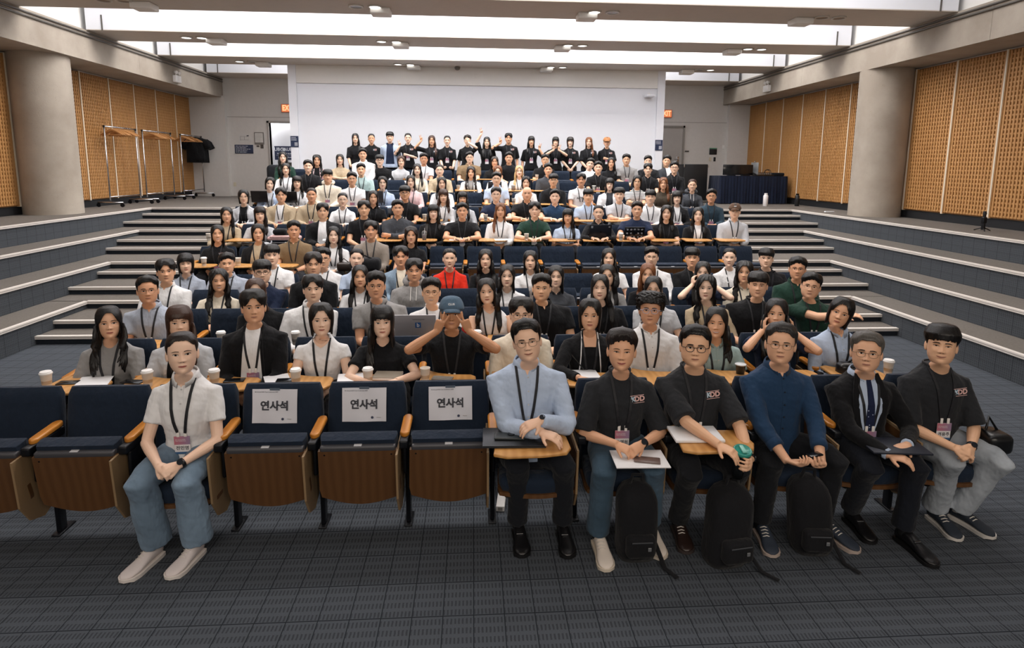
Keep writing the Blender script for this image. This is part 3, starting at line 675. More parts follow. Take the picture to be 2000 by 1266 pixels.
# ---- hair
def hair_mesh(H, st, rnd, lod):
    """returns list of head-space grids (closed shells) for hair style st"""
    mb = MB(); nphi = (88, 60, 44)[lod]; nv = (26, 20, 14)[lod]
    seed = rnd.random() * 50
    u = np.linspace(-1, 1, nphi + 1)[:-1]; ph = u * pi
    ap = np.abs(ph); deg = np.degrees(ap)
    long_ = st in 'LWV'
    bang = st in 'VFNB'
    # hem height by angle
    if st in 'LW': front = .188 - .075 * sm(deg, 8, 52)                          # centre parted
    elif st in 'VN': front = .140 - .012 * sm(deg, 20, 45)                       # bangs, long (V) or bob (N)
    elif st == 'B': front = .186 - .07 * sm(deg, 10, 52)
    elif st == 'T': front = .187 - .030 * sm(deg, 20, 55) - .03 * sm(deg, 60, 75)
    elif st == 'P': front = .186 - .058 * sm(deg, 4, 42)
    elif st == 'F': front = .148 - .006 * sm(deg, 15, 45)
    elif st == 'C': front = .168 - .02 * sm(deg, 20, 55)
    elif st in 'KX': front = .16 + 0 * deg
    elif st == 'R': front = .183 - .025 * sm(deg, 25, 55)                        # swept back / high forehead
    else: front = .170 - .018 * sm(deg, 15, 50) + .006 * np.sin(ph * 2 + 1)     # S
    side = {'L': -.27, 'W': -.25, 'V': -.24, 'B': .0, 'N': -.005, 'T': .03, 'P': .105, 'F': .112, 'S': .108, 'C': .10, 'K': .10, 'R': .105, 'X': .1}[st]
    if st in 'LWV': side += rnd.uniform(-.06, .06)
    back = side if (long_ or st in 'BN') else .012
    f0 = {'L': 56, 'W': 56, 'V': 50, 'B': 58, 'N': 50, 'T': 74, 'P': 62, 'F': 64, 'S': 66, 'C': 66, 'K': 66, 'R': 66, 'X': 66}[st]
    w1 = sm(deg, f0, f0 + 14); hem = front * (1 - w1) + side * w1
    if back != side: w2 = sm(deg, 100, 135); hem = hem * (1 - w2) + back * w2
    if st == 'T': hem = front * (1 - sm(deg, 62, 84)) + .112 * sm(deg, 62, 84); w2 = sm(deg, 98, 130); hem = hem * (1 - w2) + .03 * w2
    jag = np.array([noise.noise(Vector((math.cos(p) * 5 + seed, math.sin(p) * 5, 1))) for p in ph]) * (.010 if not long_ else .02)
    jag2 = np.array([noise.noise(Vector((math.cos(p) * 16 + seed, math.sin(p) * 16, 7))) for p in ph]) * (.012 if bang or st in 'SPC' else .004)
    hem = hem + np.where(deg < f0, jag2, jag)
    tt = {'L': .013, 'W': .018, 'V': .016, 'B': .017, 'N': .018, 'T': .009, 'P': .024, 'F': .024, 'S': .022, 'C': .032, 'K': .012, 'R': .018, 'X': .0}[st]
    ts = {'P': .012, 'F': .010, 'S': .007, 'C': .022, 'R': .006, 'K': .010, 'T': .006}.get(st, tt)
    top = .226 + tt
    def outer(v):
        z = top - (top - hem) * v ** 1.75 if not long_ else top - (top - hem) * v ** 1.5
        zc = np.clip(z, .055, .2258); 
        zz = np.where(z > .15, .15 + (z - .15) * (.2258 - .15) / (top - .15), zc)
        x, y = H.ring(zz, ph)
        if True:
            ar, fr, br, p_ = H.prof(np.clip(zz, .055, .2258))
        k = sm(z, .12, .19); t = ts * (1 - k) + tt * k
        fk = np.exp(-(ap / .7) ** 2)
        t = np.where(deg < f0, np.maximum(t * .9, .007), t)
        if st in 'SRTPFC': fd = sm(z - hem, -.002, .035 if st != 'C' else .015); t = np.where((deg > f0 - 8) | (st in 'SRT'), .0025 + t * fd, t)
        r = np.hypot(x, y) + 1e-6; tt_ = t * sm(r, 0, .05)
        x2, y2 = x * (1 + tt_ / r), y * (1 + tt_ / r)
        if st in 'FVNPB': t_ = .5 + .5 * sm(z - hem, 0, .045); t = np.where(deg < f0, t * t_, t); tt_ = t * sm(r, 0, .05); x2, y2 = x * (1 + tt_ / r), y * (1 + tt_ / r)
        if st in 'FVN': y2 = y2 - .004 * fk * sm(.19 - z, 0, .05)
        if st in 'SR': z = z + .010 * np.exp(-(ap / .9) ** 2) * sm(z, .16, .2)
        # below the jaw: flow down and, for long hair, a little outwards
        dn = np.clip(.06 - z, 0, 1)
        if long_: x2 = x2 * (1 + dn * (.75 - .9 * (st == 'W'))); y2 = y2 + dn * np.where(deg > 90, .10, .16)
        elif st in 'BN': x2 = x2 * (1 - dn * 1.2); y2 = y2 * (1 - dn * .8)
        elif back == .012: sh = sm(.06 - z, 0, .06); x2 = x2 * (1 - .25 * sh); y2 = y2 * (1 - .16 * sh)
        am = {'C': .010, 'W': .008, 'S': .0022, 'P': .002, 'F': .002}.get(st, .0015); fq = {'C': 34, 'W': 14}.get(st, 9)
        nn = np.array([noise.noise(Vector((a_ * fq * 2.2 + seed, b_ * fq * 2.2, c_ * (fq * 2.2 if st in 'C' else fq * .5)))) for a_, b_, c_ in zip(x2, y2, z)])
        rr = 1 + (nn * am + am * .35 * np.sin(ph * 46 + seed + (z * 60 if st == 'W' else 0))) / np.maximum(r, .03) * sm(r, 0, .06)
        return np.stack([x2 * rr, y2 * rr, z], 1)
    O = [outer(v) for v in np.linspace(.0, 1, nv)]
    last = O[-1]; c = np.array([0, .01, 0])
    inn = last.copy(); q = .86 if not long_ else .80
    inn[:, :2] = (inn[:, :2] - c[:2]) * q + c[:2]; inn[:, 2] += .004
    in2 = inn.copy(); in2[:, :2] = (in2[:, :2] - c[:2]) * .9 + c[:2]; in2[:, 2] += .03
    mb.grid(np.array(O + [inn, in2]), cv=True)
    if st == 'T' and rnd.random() < .55:                  # knot at the back of the head
        zc = .15
        P = [[(.04 * math.sin(a) * math.cos(b), .118 + .032 * math.cos(a), zc + .036 * math.sin(a) * math.sin(b)) for b in np.linspace(0, 2 * pi, 14, endpoint=False)] for a in np.linspace(0.05, pi - .05, 9)]
        mb.grid(np.array(P), cv=True)
    return mb
def cap_mesh(H):
    mb = MB(); ph = np.linspace(-pi, pi, 49)[:-1]; O = []
    for v in np.linspace(0, 1, 14):
        z = .246 - (.246 - .150) * v ** 1.7; zz = np.full_like(ph, np.clip(.15 + (z - .15) * (.2258 - .15) / (.246 - .15), .10, .2258))
        x, y = H.ring(zz, ph); r = np.hypot(x, y) + 1e-6; t = .019 * sm(r, 0, .05) + .004 * v
        O.append(np.stack([x * (1 + t / r), y * (1 + t / r), np.full_like(ph, z - .006 * np.cos(ph) * v)], 1))
    l = O[-1] * np.array([.93, .93, 1]); O.append(l)
    mb.grid(np.array(O), cv=True)
    V = []
    a = np.linspace(-1, 1, 15)
    for k, (d, dz) in enumerate(((0, .002), (.35, .006), (.7, .002), (1, -.012), (1, -.018), (.6, -.006), (0, -.006))):
        V.append([(.082 * t * (1 - .12 * d), -.085 * math.sqrt(max(0, 1 - (t * .86) ** 2)) - .072 * d * math.sqrt(max(0.02, 1 - t * t)), .150 + dz - .016 * t * t * d) for t in a])
    mb.grid(np.array(V), cap=False)
    return mb
# ---- hands
def rotv(v, ax, a): return Matrix.Rotation(a, 3, ax) @ v
def hand(mb, P, D, N, kind='rest', s=1.0, thumb=1, n=7):
    """P wrist, D finger direction, N direction the palm faces, thumb = +1/-1 side of cross(D, N)"""
    D = Vector(D).normalized(); N = (Vector(N) - D * Vector(N).dot(D)).normalized(); L = D.cross(N) * thumb; P = Vector(P)
    mb.tube([P - D * .015 * s, P + D * .015 * s, P + D * .05 * s, P + D * .088 * s, P + D * .096 * s], [.024 * s, .030 * s, .037 * s, .038 * s, .032 * s], 12, flat=[.75, .52, .42, .38, .25], axis=N)
    curl = {'rest': (18, 28, 18), 'clasp': (35, 55, 30), 'fist': (75, 90, 60), 'flat': (6, 8, 6), 'peace': None, 'hold': (30, 45, 35), 'point': None, 'cheek': (25, 40, 30)}[kind]
    for i, (o, ln, r) in enumerate(((.029, .071, .0088), (.010, .079, .0090), (-.0095, .073, .0085), (-.027, .058, .0074))):
        c = curl; spr = (.10, .03, -.04, -.12)[i]
        if kind == 'peace': c = (4, 6, 4) if i < 2 else (85, 95, 60); spr = (.22, -.14, 0, 0)[i]
        if kind == 'point': c = (4, 6, 4) if i < 1 else (85, 95, 60)
        d = (D + L * spr).normalized(); p = P + (D * .086 + L * o) * s - N * .0; ax = d.cross(N).normalized()
        pts = [p - d * .02 * s, p]; rr = [r * s, r * s * 1.03]
        for k, (q, fr) in enumerate(zip(c, (.42, .32, .26))):
            d = rotv(d, ax, math.radians(q) * (1 + .08 * i)); p = p + d * ln * fr * s; pts.append(p); rr.append(r * s * (.96, .88, .72)[k])
        pts.append(p + d * .004 * s); rr.append(r * s * .35)
        mb.tube(pts, rr, n)
    tk = {'rest': .85, 'clasp': .5, 'fist': .25, 'flat': 1.0, 'peace': .1, 'hold': .55, 'point': .15, 'cheek': .8}[kind]
    d = (D * .72 + L * tk + N * .35).normalized(); p = P + (D * .022 + L * .024 + N * .004) * s
    d2 = (d + D * .35 + N * (.25 if kind in ('fist', 'peace', 'clasp', 'hold') else 0) - L * (.8 if kind in ('fist', 'peace') else 0)).normalized()
    mb.tube([p - d * .01 * s, p + d * .012 * s, p + d * .036 * s, p + d * .036 * s + d2 * .026 * s, p + d * .036 * s + d2 * .031 * s], [.0115 * s, .0125 * s, .0105 * s, .0085 * s, .003 * s], n)
def ik(S, W, l1, l2, hint):
    S, W, hint = Vector(S), Vector(W), Vector(hint); d = W - S; L = d.length
    if L > (l1 + l2) * .985: W = S + d.normalized() * (l1 + l2) * .985; d = W - S; L = d.length
    a = (l1 * l1 - l2 * l2 + L * L) / (2 * L); h = math.sqrt(max(0, l1 * l1 - a * a)); u = d.normalized()
    hp = (hint - u * hint.dot(u)).normalized(); return S + u * a + hp * h, W
# ---- remesh queue: every garment and bare arm goes through one voxel pass
JOBS = []
def job(mb, voxel, smooth, cb):
    V, F = mb.arrays(); me = bpy.data.meshes.new('tmp'); me.from_pydata([tuple(v) for v in V], [], F)
    o = bpy.data.objects.new('tmp', me); COL.objects.link(o)
    m = o.modifiers.new('r', 'REMESH'); m.mode = 'VOXEL'; m.voxel_size = voxel; m.use_smooth_shade = True
    if smooth: k = o.modifiers.new('s', 'SMOOTH'); k.iterations = smooth; k.factor = .5
    JOBS.append((o, cb))
def run_jobs():
    dg = bpy.context.evaluated_depsgraph_get(); dg.update(); res = []
    for o, cb in JOBS:
        e = o.evaluated_get(dg); me = bpy.data.meshes.new_from_object(e); res.append((me, cb))
    for o, cb in JOBS:
        me = o.data; bpy.data.objects.remove(o); bpy.data.meshes.remove(me)
    JOBS.clear()
    for me, cb in res: cb(me)
def marr(me):
    v = np.empty(len(me.vertices) * 3); me.vertices.foreach_get('co', v); return v.reshape(-1, 3), [tuple(p.vertices) for p in me.polygons]
def wrinkle(me, amp, sc, seed, zfac=1.0):
    V = np.empty(len(me.vertices) * 3); N = np.empty(len(me.vertices) * 3)
    me.vertices.foreach_get('co', V); me.vertices.foreach_get('normal', N); V = V.reshape(-1, 3); N = N.reshape(-1, 3)
    d = np.array([noise.noise(Vector((x * sc + seed, y * sc, z * sc * zfac))) + .5 * noise.noise(Vector((x * sc * 2.3 + 3 * z * sc, y * sc * 2, z * sc * 2.6 + seed))) for x, y, z in V])
    me.vertices.foreach_set('co', (V + N * (d * amp)[:, None]).ravel()); me.update()
CLOTH = dict(wh='e6e6e8', cr='e2d8c6', bg='b9a78d', gy='8f8e8e', lg='bdbfc4', dg='3e4147', bk='0f1014', nv='1c2740', lb='b4c4dc', bl='7f93a6', gr='1d3a30', tn='7f6a50', pk='e2c4c6', rd='d8301c', tl='9db3b3', ol='4a4238', lv='a4acbb', tp='8a8178', dn='203a58', ct='1c1e22', dt='2c3f4c')
CN = dict(wh='white', cr='cream', bg='beige', gy='grey', lg='light grey', dg='dark grey', bk='black', nv='navy', lb='pale blue', bl='faded blue', gr='dark green', tn='brown', pk='pink', rd='bright red', tl='pale teal', ol='dark olive', lv='blue-grey', tp='taupe', dn='deep blue', ct='charcoal', dt='dark teal')
HAIRC = dict(k='0f0d0e', d='1c1412', b='3a241a', o='6e4225', y='c9a877', g='55524f', s='2c2a2a')
HN = {'L': 'long', 'W': 'long wavy', 'V': 'long fringed', 'B': 'shoulder length', 'N': 'bobbed fringed', 'T': 'tied back', 'P': 'parted short', 'F': 'short fringed', 'S': 'short', 'C': 'curly', 'K': 'capped', 'R': 'swept short', 'X': 'no'}
HCN = dict(k='black', d='dark', b='brown', o='reddish brown', y='blond', g='greying', s='dark')
TN = {'t': 'T-shirt', 'p': 'collared short-sleeved shirt', 's': 'long-sleeved shirt', 'w': 'long-sleeved top', 'j': 'open jacket', 'v': 'sleeveless top', 'h': 'hooded top', 'u': 'suit jacket and tie', 'c': 'oversized T-shirt', 'q': 'cap-sleeved top'}
STRAP = plain('lanyard_black', '14161d', .7); CLIP = plain('clip_white', 'ece9e6', .35); CARDW = plain('card_white', 'e9e6e8', .5, var=0); CARDB = plain('card_blue', '3d628c', .5, var=0)
def card_mat():
    t = NT('card_pink'); x = t.n('ShaderNodeSeparateXYZ'); t.l(t.coord('Generated'), x.inputs[0]); t.col(t.mix(x.outputs[0], srgb('bd6f7e'), srgb('94809f'))); t.set(Roughness=.45); return t.m
CARDP = card_mat()
WATCH = plain('watch_black', '15161a', .3)
def make_person(sp):
    """sp: dict with X, Y, floor, hz (head centre height), and looks; queues the meshes"""
    rnd = random.Random(sp['seed']); lod = sp['lod']; male = sp['male']; fw_ = 1.0 if male else .90
    st = sp['hair']; H = Head(male, sp.get('hw', 1.0) * rnd.uniform(.97, 1.03), sp.get('chub', 0) + rnd.uniform(0, .04))
    root_loc = Vector((sp['X'], sp['Y'], sp['floor'])); yaw = sp['yaw']; hz = sp['hz']; stand = sp['stand']
    bw = sp.get('bw', 1.0) * fw_ * (1.05 if sp['row'] > 2 and male and not stand else 1); dx = sp['dx']
    cz = hz - .113; zs = cz - .036                                   # chin height, neck base
    hip = .44 if not stand else .88 * (hz / 1.55)
    hs = sp.get('hs', 1.0)
    C = Vector((dx, sp.get('hy', 0.0), hz))
    Rh = Matrix.Rotation(sp['hyaw'], 3, 'Z') @ Matrix.Rotation(sp['hpitch'], 3, 'X') @ Matrix.Rotation(sp['tilt'], 3, 'Y')
    Rn = np.array(Rh)
    nb = np.array([dx * .82, .035, 0.0])
    def X(P):
        sh_ = P.shape; q = P.reshape(-1, 3); w = sm(q[:, 2], -.075, .0)[:, None]
        l = (q - np.array([0, 0, .113])) * hs
        a = l @ Rn.T + np.array(C)
        lo = q - np.array([0, 0.035, .113]); b = lo + np.array([0, 0, hz]) + nb + np.array([0, 0, 0])
        return (a * w + b * (1 - w)).reshape(sh_)
    body = MB(); head_mesh(body, X, H, sp, lod)
    sk = skin(SKIN_T[rnd.randrange(6)] if male else SKIN_T[rnd.choice((0, 1, 4, 1, 4, 2))]) if 'skin' not in sp else skin(sp['skin']) # 'skin' not in sp else sp['skin'])
    hc = HAIRC[sp['hcol']]; hm = hairm(hc)
    # ---- arms
    sw = .172 * bw; shz = zs - .100; ua, fa = .262 * (zs / .92 if not stand else 1.0), .235
    arms = {}
    top_y = .03
    for sg in (-1, 1):
        Sh = Vector((dx * .75 + sg * sw, top_y, shz)); pose = sp['arms'][0 if sg < 0 else 1]; kind = 'rest'
        hy0 = -.0
        if pose == 'l':   W = (sg * .055 + dx * .3, -.27, hip + .145); D = (-sg * .75, -.55, -.1); N = (0, .5, -.9) if sg < 0 else (0, .7, -.6); hint = (sg * .8, .5, -.6); kind = 'clasp'; 
        elif pose == 'L': W = (sg * .10, -.33, hip + .13); D = (-sg * .2, -1, -.1); N = (0, .05, -1); hint = (sg * .8, .5, -.5)
        elif pose == 't': W = (sg * .11, -.36, .70); D = (-sg * .75, -.6, 0); N = (0, .1, -1); hint = (sg * .9, .3, -.5); kind = 'rest'
        elif pose == 'x': W = (-sg * .08, -.235 - .03 * (sg < 0), zs - .25 - .015 * (sg < 0)); D = (-sg * 1, .1, .05); N = (0, 1, 0); hint = (sg * .8, .0, -.8); kind = 'rest'
        elif pose == 'p': W = (sg * .19, -.15, hz - .19); D = (sg * .12, -.05, 1); N = (0, -1, 0); hint = (sg * .6, -.2, -.8); kind = 'peace'
        elif pose == 'P': W = (sg * .25, -.06, hz - .01); D = (sg * .1, -.05, 1); N = (0, -1, 0); hint = (sg * .9, -.1, -.2); kind = 'peace'
        elif pose == 'q': W = (sg * .20, -.10, hz - .12); D = (-sg * .02, -.05, 1); N = (0, -1, 0); hint = (sg * 1, -.1, -.5); kind = 'peace' if not sp.get('point') else 'point'
        elif pose == 'o': W = (sg * .06, -.20, zs - .055); D = (sg * .15, -.1, 1); N = (0, -1, 0); hint = (sg * .9, -.1, -.6); kind = 'peace'
        elif pose == 'e': W = (sg * .12, -.155, hz - .10); D = (-sg * .42, .02, 1); N = (0, .9, 0); hint = (sg * .9, -.3, -.5); kind = 'peace'
        elif pose == 'c': W = (sg * .115, -.06, hz - .13); D = (-sg * .1, .25, 1); N = (-sg, .3, 0); hint = (sg * .7, -.7, -.5); kind = 'cheek'
        elif pose == 'f': W = (sg * .02, -.19, hz - .06); D = (-sg * .25, .0, 1); N = (0, 1, 0); hint = (sg * 1, -.2, -.6); kind = 'peace'
        elif pose == 'h': W = (sg * .22, -.02, zs - .56 * (1 if stand else .8)); D = (0, -.1, -1); N = (-sg, 0, 0); hint = (sg * .2, .9, 0)
        elif pose == 'd': W = (sg * .05, -.17, hip + .03); D = (-sg * .5, -.05, -.9); N = (0, 1, 0); hint = (sg * .9, .3, 0); kind = 'clasp'
        elif pose == 'w': W = (-sg * .02, -.19, zs - .26); D = (-sg * .9, -.1, .1); N = (0, 1, 0); hint = (sg * .8, .0, -.8); kind = 'fist'
        else: W, D, N, kind = pose['W'], pose['D'], pose['N'], pose['k']; hint = pose.get('hint', (sg * .8, .5, -.5))
        E, W = ik(Sh, W, ua, fa, hint); arms[sg] = (Sh, E, W, Vector(D), Vector(N), kind)
    am = MB()
    for sg, (Sh, E, W, D, N, kind) in arms.items():
        r = bw * .98
        m1 = Sh.lerp(E, .5); m2 = E.lerp(W, .35); d1 = (E - Sh).normalized(); d2 = (W - E).normalized()
        am.tube([Sh, m1, E - d1 * .02, E + d2 * .02, m2, E.lerp(W, .75), W + d2 * .01], [.046 * r, .043 * r, .038 * r, .039 * r, .038 * r, .029 * r, .0255 * r], 12)
        am.tube([E - d2 * .036 * r, E - d2 * .028 * r, E - d2 * .012 * r, E + d2 * .01 * r, E + d2 * .03 * r], [.008 * r, .026 * r, .037 * r, .039 * r, .030 * r], 12)
        hand(am, W, D, N, kind, .95 if male else .86, thumb=sg if kind != 'x' else sg, n=8 if lod < 2 else 6)
    # ---- torso garment
    typ = sp['top']; loose = {'c': 1.07, 't': 1.02, 'j': 1.10, 'h': 1.12, 'u': 1.08, 's': 1.06, 'w': 1.03, 'p': 1.03, 'v': .96, 'q': .97}[typ]
    k = bw * loose; T = (zs - hip); g = MB(); R = []
    prof = [(-.06, .175, .13, .12), (.0, .178, .13, .12), (.15, .165, .125, .11), (.35, .152, .12, .105), (.55, .158, .125, .11), (.70, .172, .125, .118)]
    up_r = [(-.112, .180, .112, .116), (-.082, .168, .102, .112), (-.056, .146, .090, .106), (-.034, .118, .080, .100), (-.014, .092, .072, .092), (.004, .075, .064, .082), (.020, .066, .058, .072)]
    prof += [(1 + d / T, a, f, b) for d, a, f, b in up_r]
    if not male: prof[3] = (.35, .140, .11, .10)
    for t, a, f, b in prof:
        z = hip + T * t; cx = dx * .85 * max(0, t) ** 1.3; r = []
        cy = top_y * t + (0.0 if stand else .02 * (1 - t))
        for q in np.linspace(0, 2 * pi, 32, endpoint=False):
            s_, c_ = math.sin(q), math.cos(q); p = .84 if t < .86 else 1
            x = a * k * np.sign(s_) * abs(s_) ** p if t < .90 else a * (k if t < .96 else fw_) * s_
            y = (-f if c_ > 0 else b) * (k if t < .96 else 1) * abs(c_) ** p
            if not male and c_ > 0: y -= .030 * math.exp(-((t - .60) / .14) ** 2) * (math.exp(-((abs(x) - .07) / .05) ** 2))
            if c_ > 0 and not stand: y -= sp.get('belly', .0) * math.exp(-((t - .2) / .2) ** 2)
            r.append((x + cx, y + cy, z))
        R.append(r)
    if not stand: R = R[2:]; R[0] = [(x, y, hip + T * .05) for x, y, z in R[0]]
    g.grid(np.array(R), cv=True, cap=True)
    sl = {'t': .60, 'c': .95, 'p': .62, 'j': 2, 'h': 2, 's': 2, 'w': 2, 'u': 2, 'v': 0, 'q': .28}[typ]
    roll = sp.get('roll', 0)
    for sg, (Sh, E, W, D, N, kind) in arms.items():
        d1 = (E - Sh).normalized(); d2 = (W - E).normalized(); q = loose * bw
        inn = Vector((dx * .8 + sg * .10 * bw, top_y, shz + .012)); r0 = .056 * q
        if sl == 0: continue
        if sl < 1:
            e = Sh + (E - Sh) * sl; rr = (.060 if typ != 'c' else .070) * q
            g.tube([inn, Sh + Vector((sg * .0, 0, -.004)), Sh.lerp(e, .5), e], [r0, .061 * q, .058 * q + .004 * (typ == 'c'), rr], 16)
        else:
            end = W - d2 * (.01 if not roll else .10); pts = [inn, Sh + Vector((0, 0, -.004)), Sh.lerp(E, .5), E - d1 * .015, E + d2 * .02, E.lerp(end, .5), end]
            g.tube(pts, [r0, .060 * q, .056 * q, .050 * q, .050 * q, .045 * q, .036 * q if not roll else .043 * q], 16)
    vox = (.0085, .0125, .017)[lod]
    P = dict(sp=sp, H=H, X=X, body=body, sk=sk, hm=hm, zs=zs, hip=hip, T=T, k=k, dx=dx, lod=lod, male=male, arms=arms, top_y=top_y, rnd=rnd, cz=cz, fw=fw_)
    def cb(me): P['shirt'] = me
    job(g, vox, (3, 2, 1)[lod], cb)
    def cb2(me): P['armmesh'] = me
    if lod < 2: job(am, (.0042, .0062)[lod], 1, cb2)
    else: P['armmb'] = am
    # ---- trousers and shoes
    tr = MB(); lw = sp.get('legw', 1.0)
    if stand:
        for sg in (-1, 1):
            tr.tube([(sg * .09, .03, hip + .06), (sg * .10, .02, hip * .55), (sg * .10, .04, .09)], [.105 * bw, .075, .062], 14)
        tr.tube([(0, .03, hip - .03), (0, .03, hip + .14)], [.15, .16], 18, flat=.7, axis=(0, 1, 0))
        feet = [((sg * .10, .06, 0), (sg * .12, -.12, 0)) for sg in (-1, 1)]
    else:
        legs = sp.get('legs') or [((-.13, -.40), (-.14, -.40), (-.15, -.53)), ((.13, -.40), (.14, -.40), (.15, -.53))]
        feet = []
        tr.tube([(-.10, .03, hip + .03), (.10, .03, hip + .03)], [.125 * bw, .125 * bw], 14)
        for sg, (kn, an, toe) in zip((-1, 1), legs):
            K = Vector((kn[0], kn[1], .505)); A = Vector((an[0], an[1], .10)); f = sp.get('flare', 1.0)
            hipj = Vector((sg * .09, -.0, hip + .065)); m = hipj.lerp(K, .5)
            tr.tube([hipj, m, K + (hipj - K).normalized() * .04, K + Vector((0, -.015, -.015)), K.lerp(A, .25) + Vector((0, .012, 0)), K.lerp(A, .6), A], [.098 * lw, .086 * lw, .072 * lw, .068 * lw, .064 * lw * (f + 1) / 2, .060 * lw * f, .062 * lw * f], 16)
            feet.append(((an[0], an[1] + .03, 0), (toe[0], toe[1], 0)))
    P['feet'] = feet
    def cb3(me): P['trous'] = me
    job(tr, (.010, .018, .026)[lod], 2, cb3)
    P['loc'] = root_loc; P['yaw'] = yaw
    return P
FRAME = plain('glasses_black_frame', '141417', .3); FRAMEW = plain('glasses_thin_metal', '8f7a66', .3, .8); FRAMEC = plain('glasses_clear_frame', 'b9bfd8', .2)
def finish_person(P):
    sp = P['sp']; H = P['H']; X = P['X']; zs = P['zs']; T = P['T']; dx = P['dx']; lod = P['lod']; rnd = P['rnd']; typ = sp['top']
    mb = P['body']
    if 'armmesh' in P: V, F = marr(P['armmesh']); mb.add(V, F, 0); bpy.data.meshes.remove(P['armmesh'])
    else: V, F = P['armmb'].arrays(); mb.add(V, F, 0)
    me = mb.mesh('person', [P['sk'], EYEW, IRIS, P['hm'] if sp['hair'] != 'X' and sp['hcol'] not in 'yg' else hairm('2a1c16'), LIPM if P['male'] else LIPF, TEETH], fix=False)
    b = bmesh.new(); b.from_mesh(me); bmesh.ops.recalc_face_normals(b, faces=[f for f in b.faces if f.material_index == 0]); b.to_mesh(me); b.free(); me.polygons.foreach_set('use_smooth', [True] * len(me.polygons))
    root = link('person', me, None, P['loc'], (0, 0, P['yaw'])); tag(root, sp['label'], 'person', sp.get('group'))
    # shirt
    sh = P['shirt']; sh.name = 'top'; wrinkle(sh, (.0050, .0045, .004)[lod] * sp.get('wr', 1), 13, rnd.random() * 40, .6)
    sh.polygons.foreach_set('use_smooth', [True] * len(sh.polygons))
    kind = sp.get('kind', 'cotton'); col = CLOTH[sp['col']]
    sh.materials.clear(); sh.materials.append(cloth(col, kind))
    nm = {'j': 'jacket', 'h': 'hooded_top', 'u': 'suit_jacket', 't': 'tshirt', 'c': 'tshirt', 'w': 'sweater', 'v': 'sleeveless_top', 'q': 'blouse'}.get(typ, 'shirt')
    so = link(nm, sh, root)
    bv = BVHTree.FromPolygons([v.co[:] for v in sh.vertices], [tuple(p.vertices) for p in sh.polygons])
    def fy(x, z, off=.003, default=-.10):
        h = bv.ray_cast(Vector((x, -.9, z)), Vector((0, 1, 0)))
        # arms in front of the chest would catch the ray: keep hits near the torso wall
        while h[0] is not None and h[0].y < -.175 - .05 * (not P['male']): h = bv.ray_cast(h[0] + Vector((0, .004, 0)), Vector((0, 1, 0)))
        return (h[0].y if h[0] is not None else default) - off
    def strip(path, w, name, mat, parent, off=.004, thick=.0025, wfun=None):
        n = len(path); Pg = []
        for i, (x, z) in enumerate(path):
            ww = w if wfun is None else wfun(i / (n - 1)); x0, z0 = path[max(0, i - 1)]; x1, z1 = path[min(n - 1, i + 1)]
            tx, tz = x1 - x0, z1 - z0; l = math.hypot(tx, tz) + 1e-9; nx, nz = -tz / l, tx / l; r = []
            y0 = fy(x, z, off)
            for s_ in (-1, 1): r.append((x + nx * ww * s_, y0, z + nz * ww * s_))
            r += [(x + nx * ww, y0 + thick + .003, z + nz * ww), (x - nx * ww, y0 + thick + .003, z - nz * ww)]
            Pg.append(r)
        return MB().grid(np.array(Pg), cv=True, cap=True).build(name, mat, parent, smooth=False)
    cxs = lambda z: dx * .85 * max(0, (z - P['hip']) / T) ** 1.3
    bodymat = so.data.materials[0]
    # inner shirt, lapels
    if typ in 'ju':
        ic = cloth(CLOTH[sp['col2']]); wb = .055 if typ == 'j' else .05; Pg = []
        zz = np.linspace(zs + .012 if not sp.get('low') else zs - .085, P['hip'] + .06, 12 if lod else 18)
        for i, z in enumerate(zz):
            v = i / (len(zz) - 1)
            w = (.050 + .035 * v + .02 * sp['stand']) if typ == 'j' else (.030 + .035 * math.sin(min(1, v * 1.3) * pi) * 1.0 + .01)
            Pg.append([(cxs(z) + w * t, fy(cxs(z) + w * t, z, .0045), z) for t in np.linspace(-1, 1, 7)])
        Pg = np.array(Pg); bk = Pg.copy(); bk[:, :, 1] += .008
        m = MB().grid(Pg).grid(bk); m.build('inner_top', ic, so, smooth=True)
        for sg in (-1, 1):
            pth = [(cxs(z) + sg * ((.060 + .034 * i / 11 + .02 * sp['stand']) if typ == 'j' else (.044 + .040 * math.sin(min(1, i / 11 * 1.3) * pi))), z) for i, z in enumerate(np.linspace(zs + .01, P['hip'] + .07, 12))]
            lm = bodymat if not sp.get('piping') else plain('white_piping', 'e4e4e6', .6)
            strip(pth, .010 if not sp.get('piping') else .004, 'lapel', lm, so, .009, .004, (lambda t: .024 * (1 - t) + .006) if typ == 'u' else None)
        if typ == 'u':
            tp = [(cxs(z), z) for z in np.linspace(zs - .012, P['hip'] + .10, 12)]
            strip(tp, .03, 'necktie', cloth('1a2340', 'sparkle'), root, .009, .004, lambda t: .013 + .020 * t)
    # collars
    Rn = None
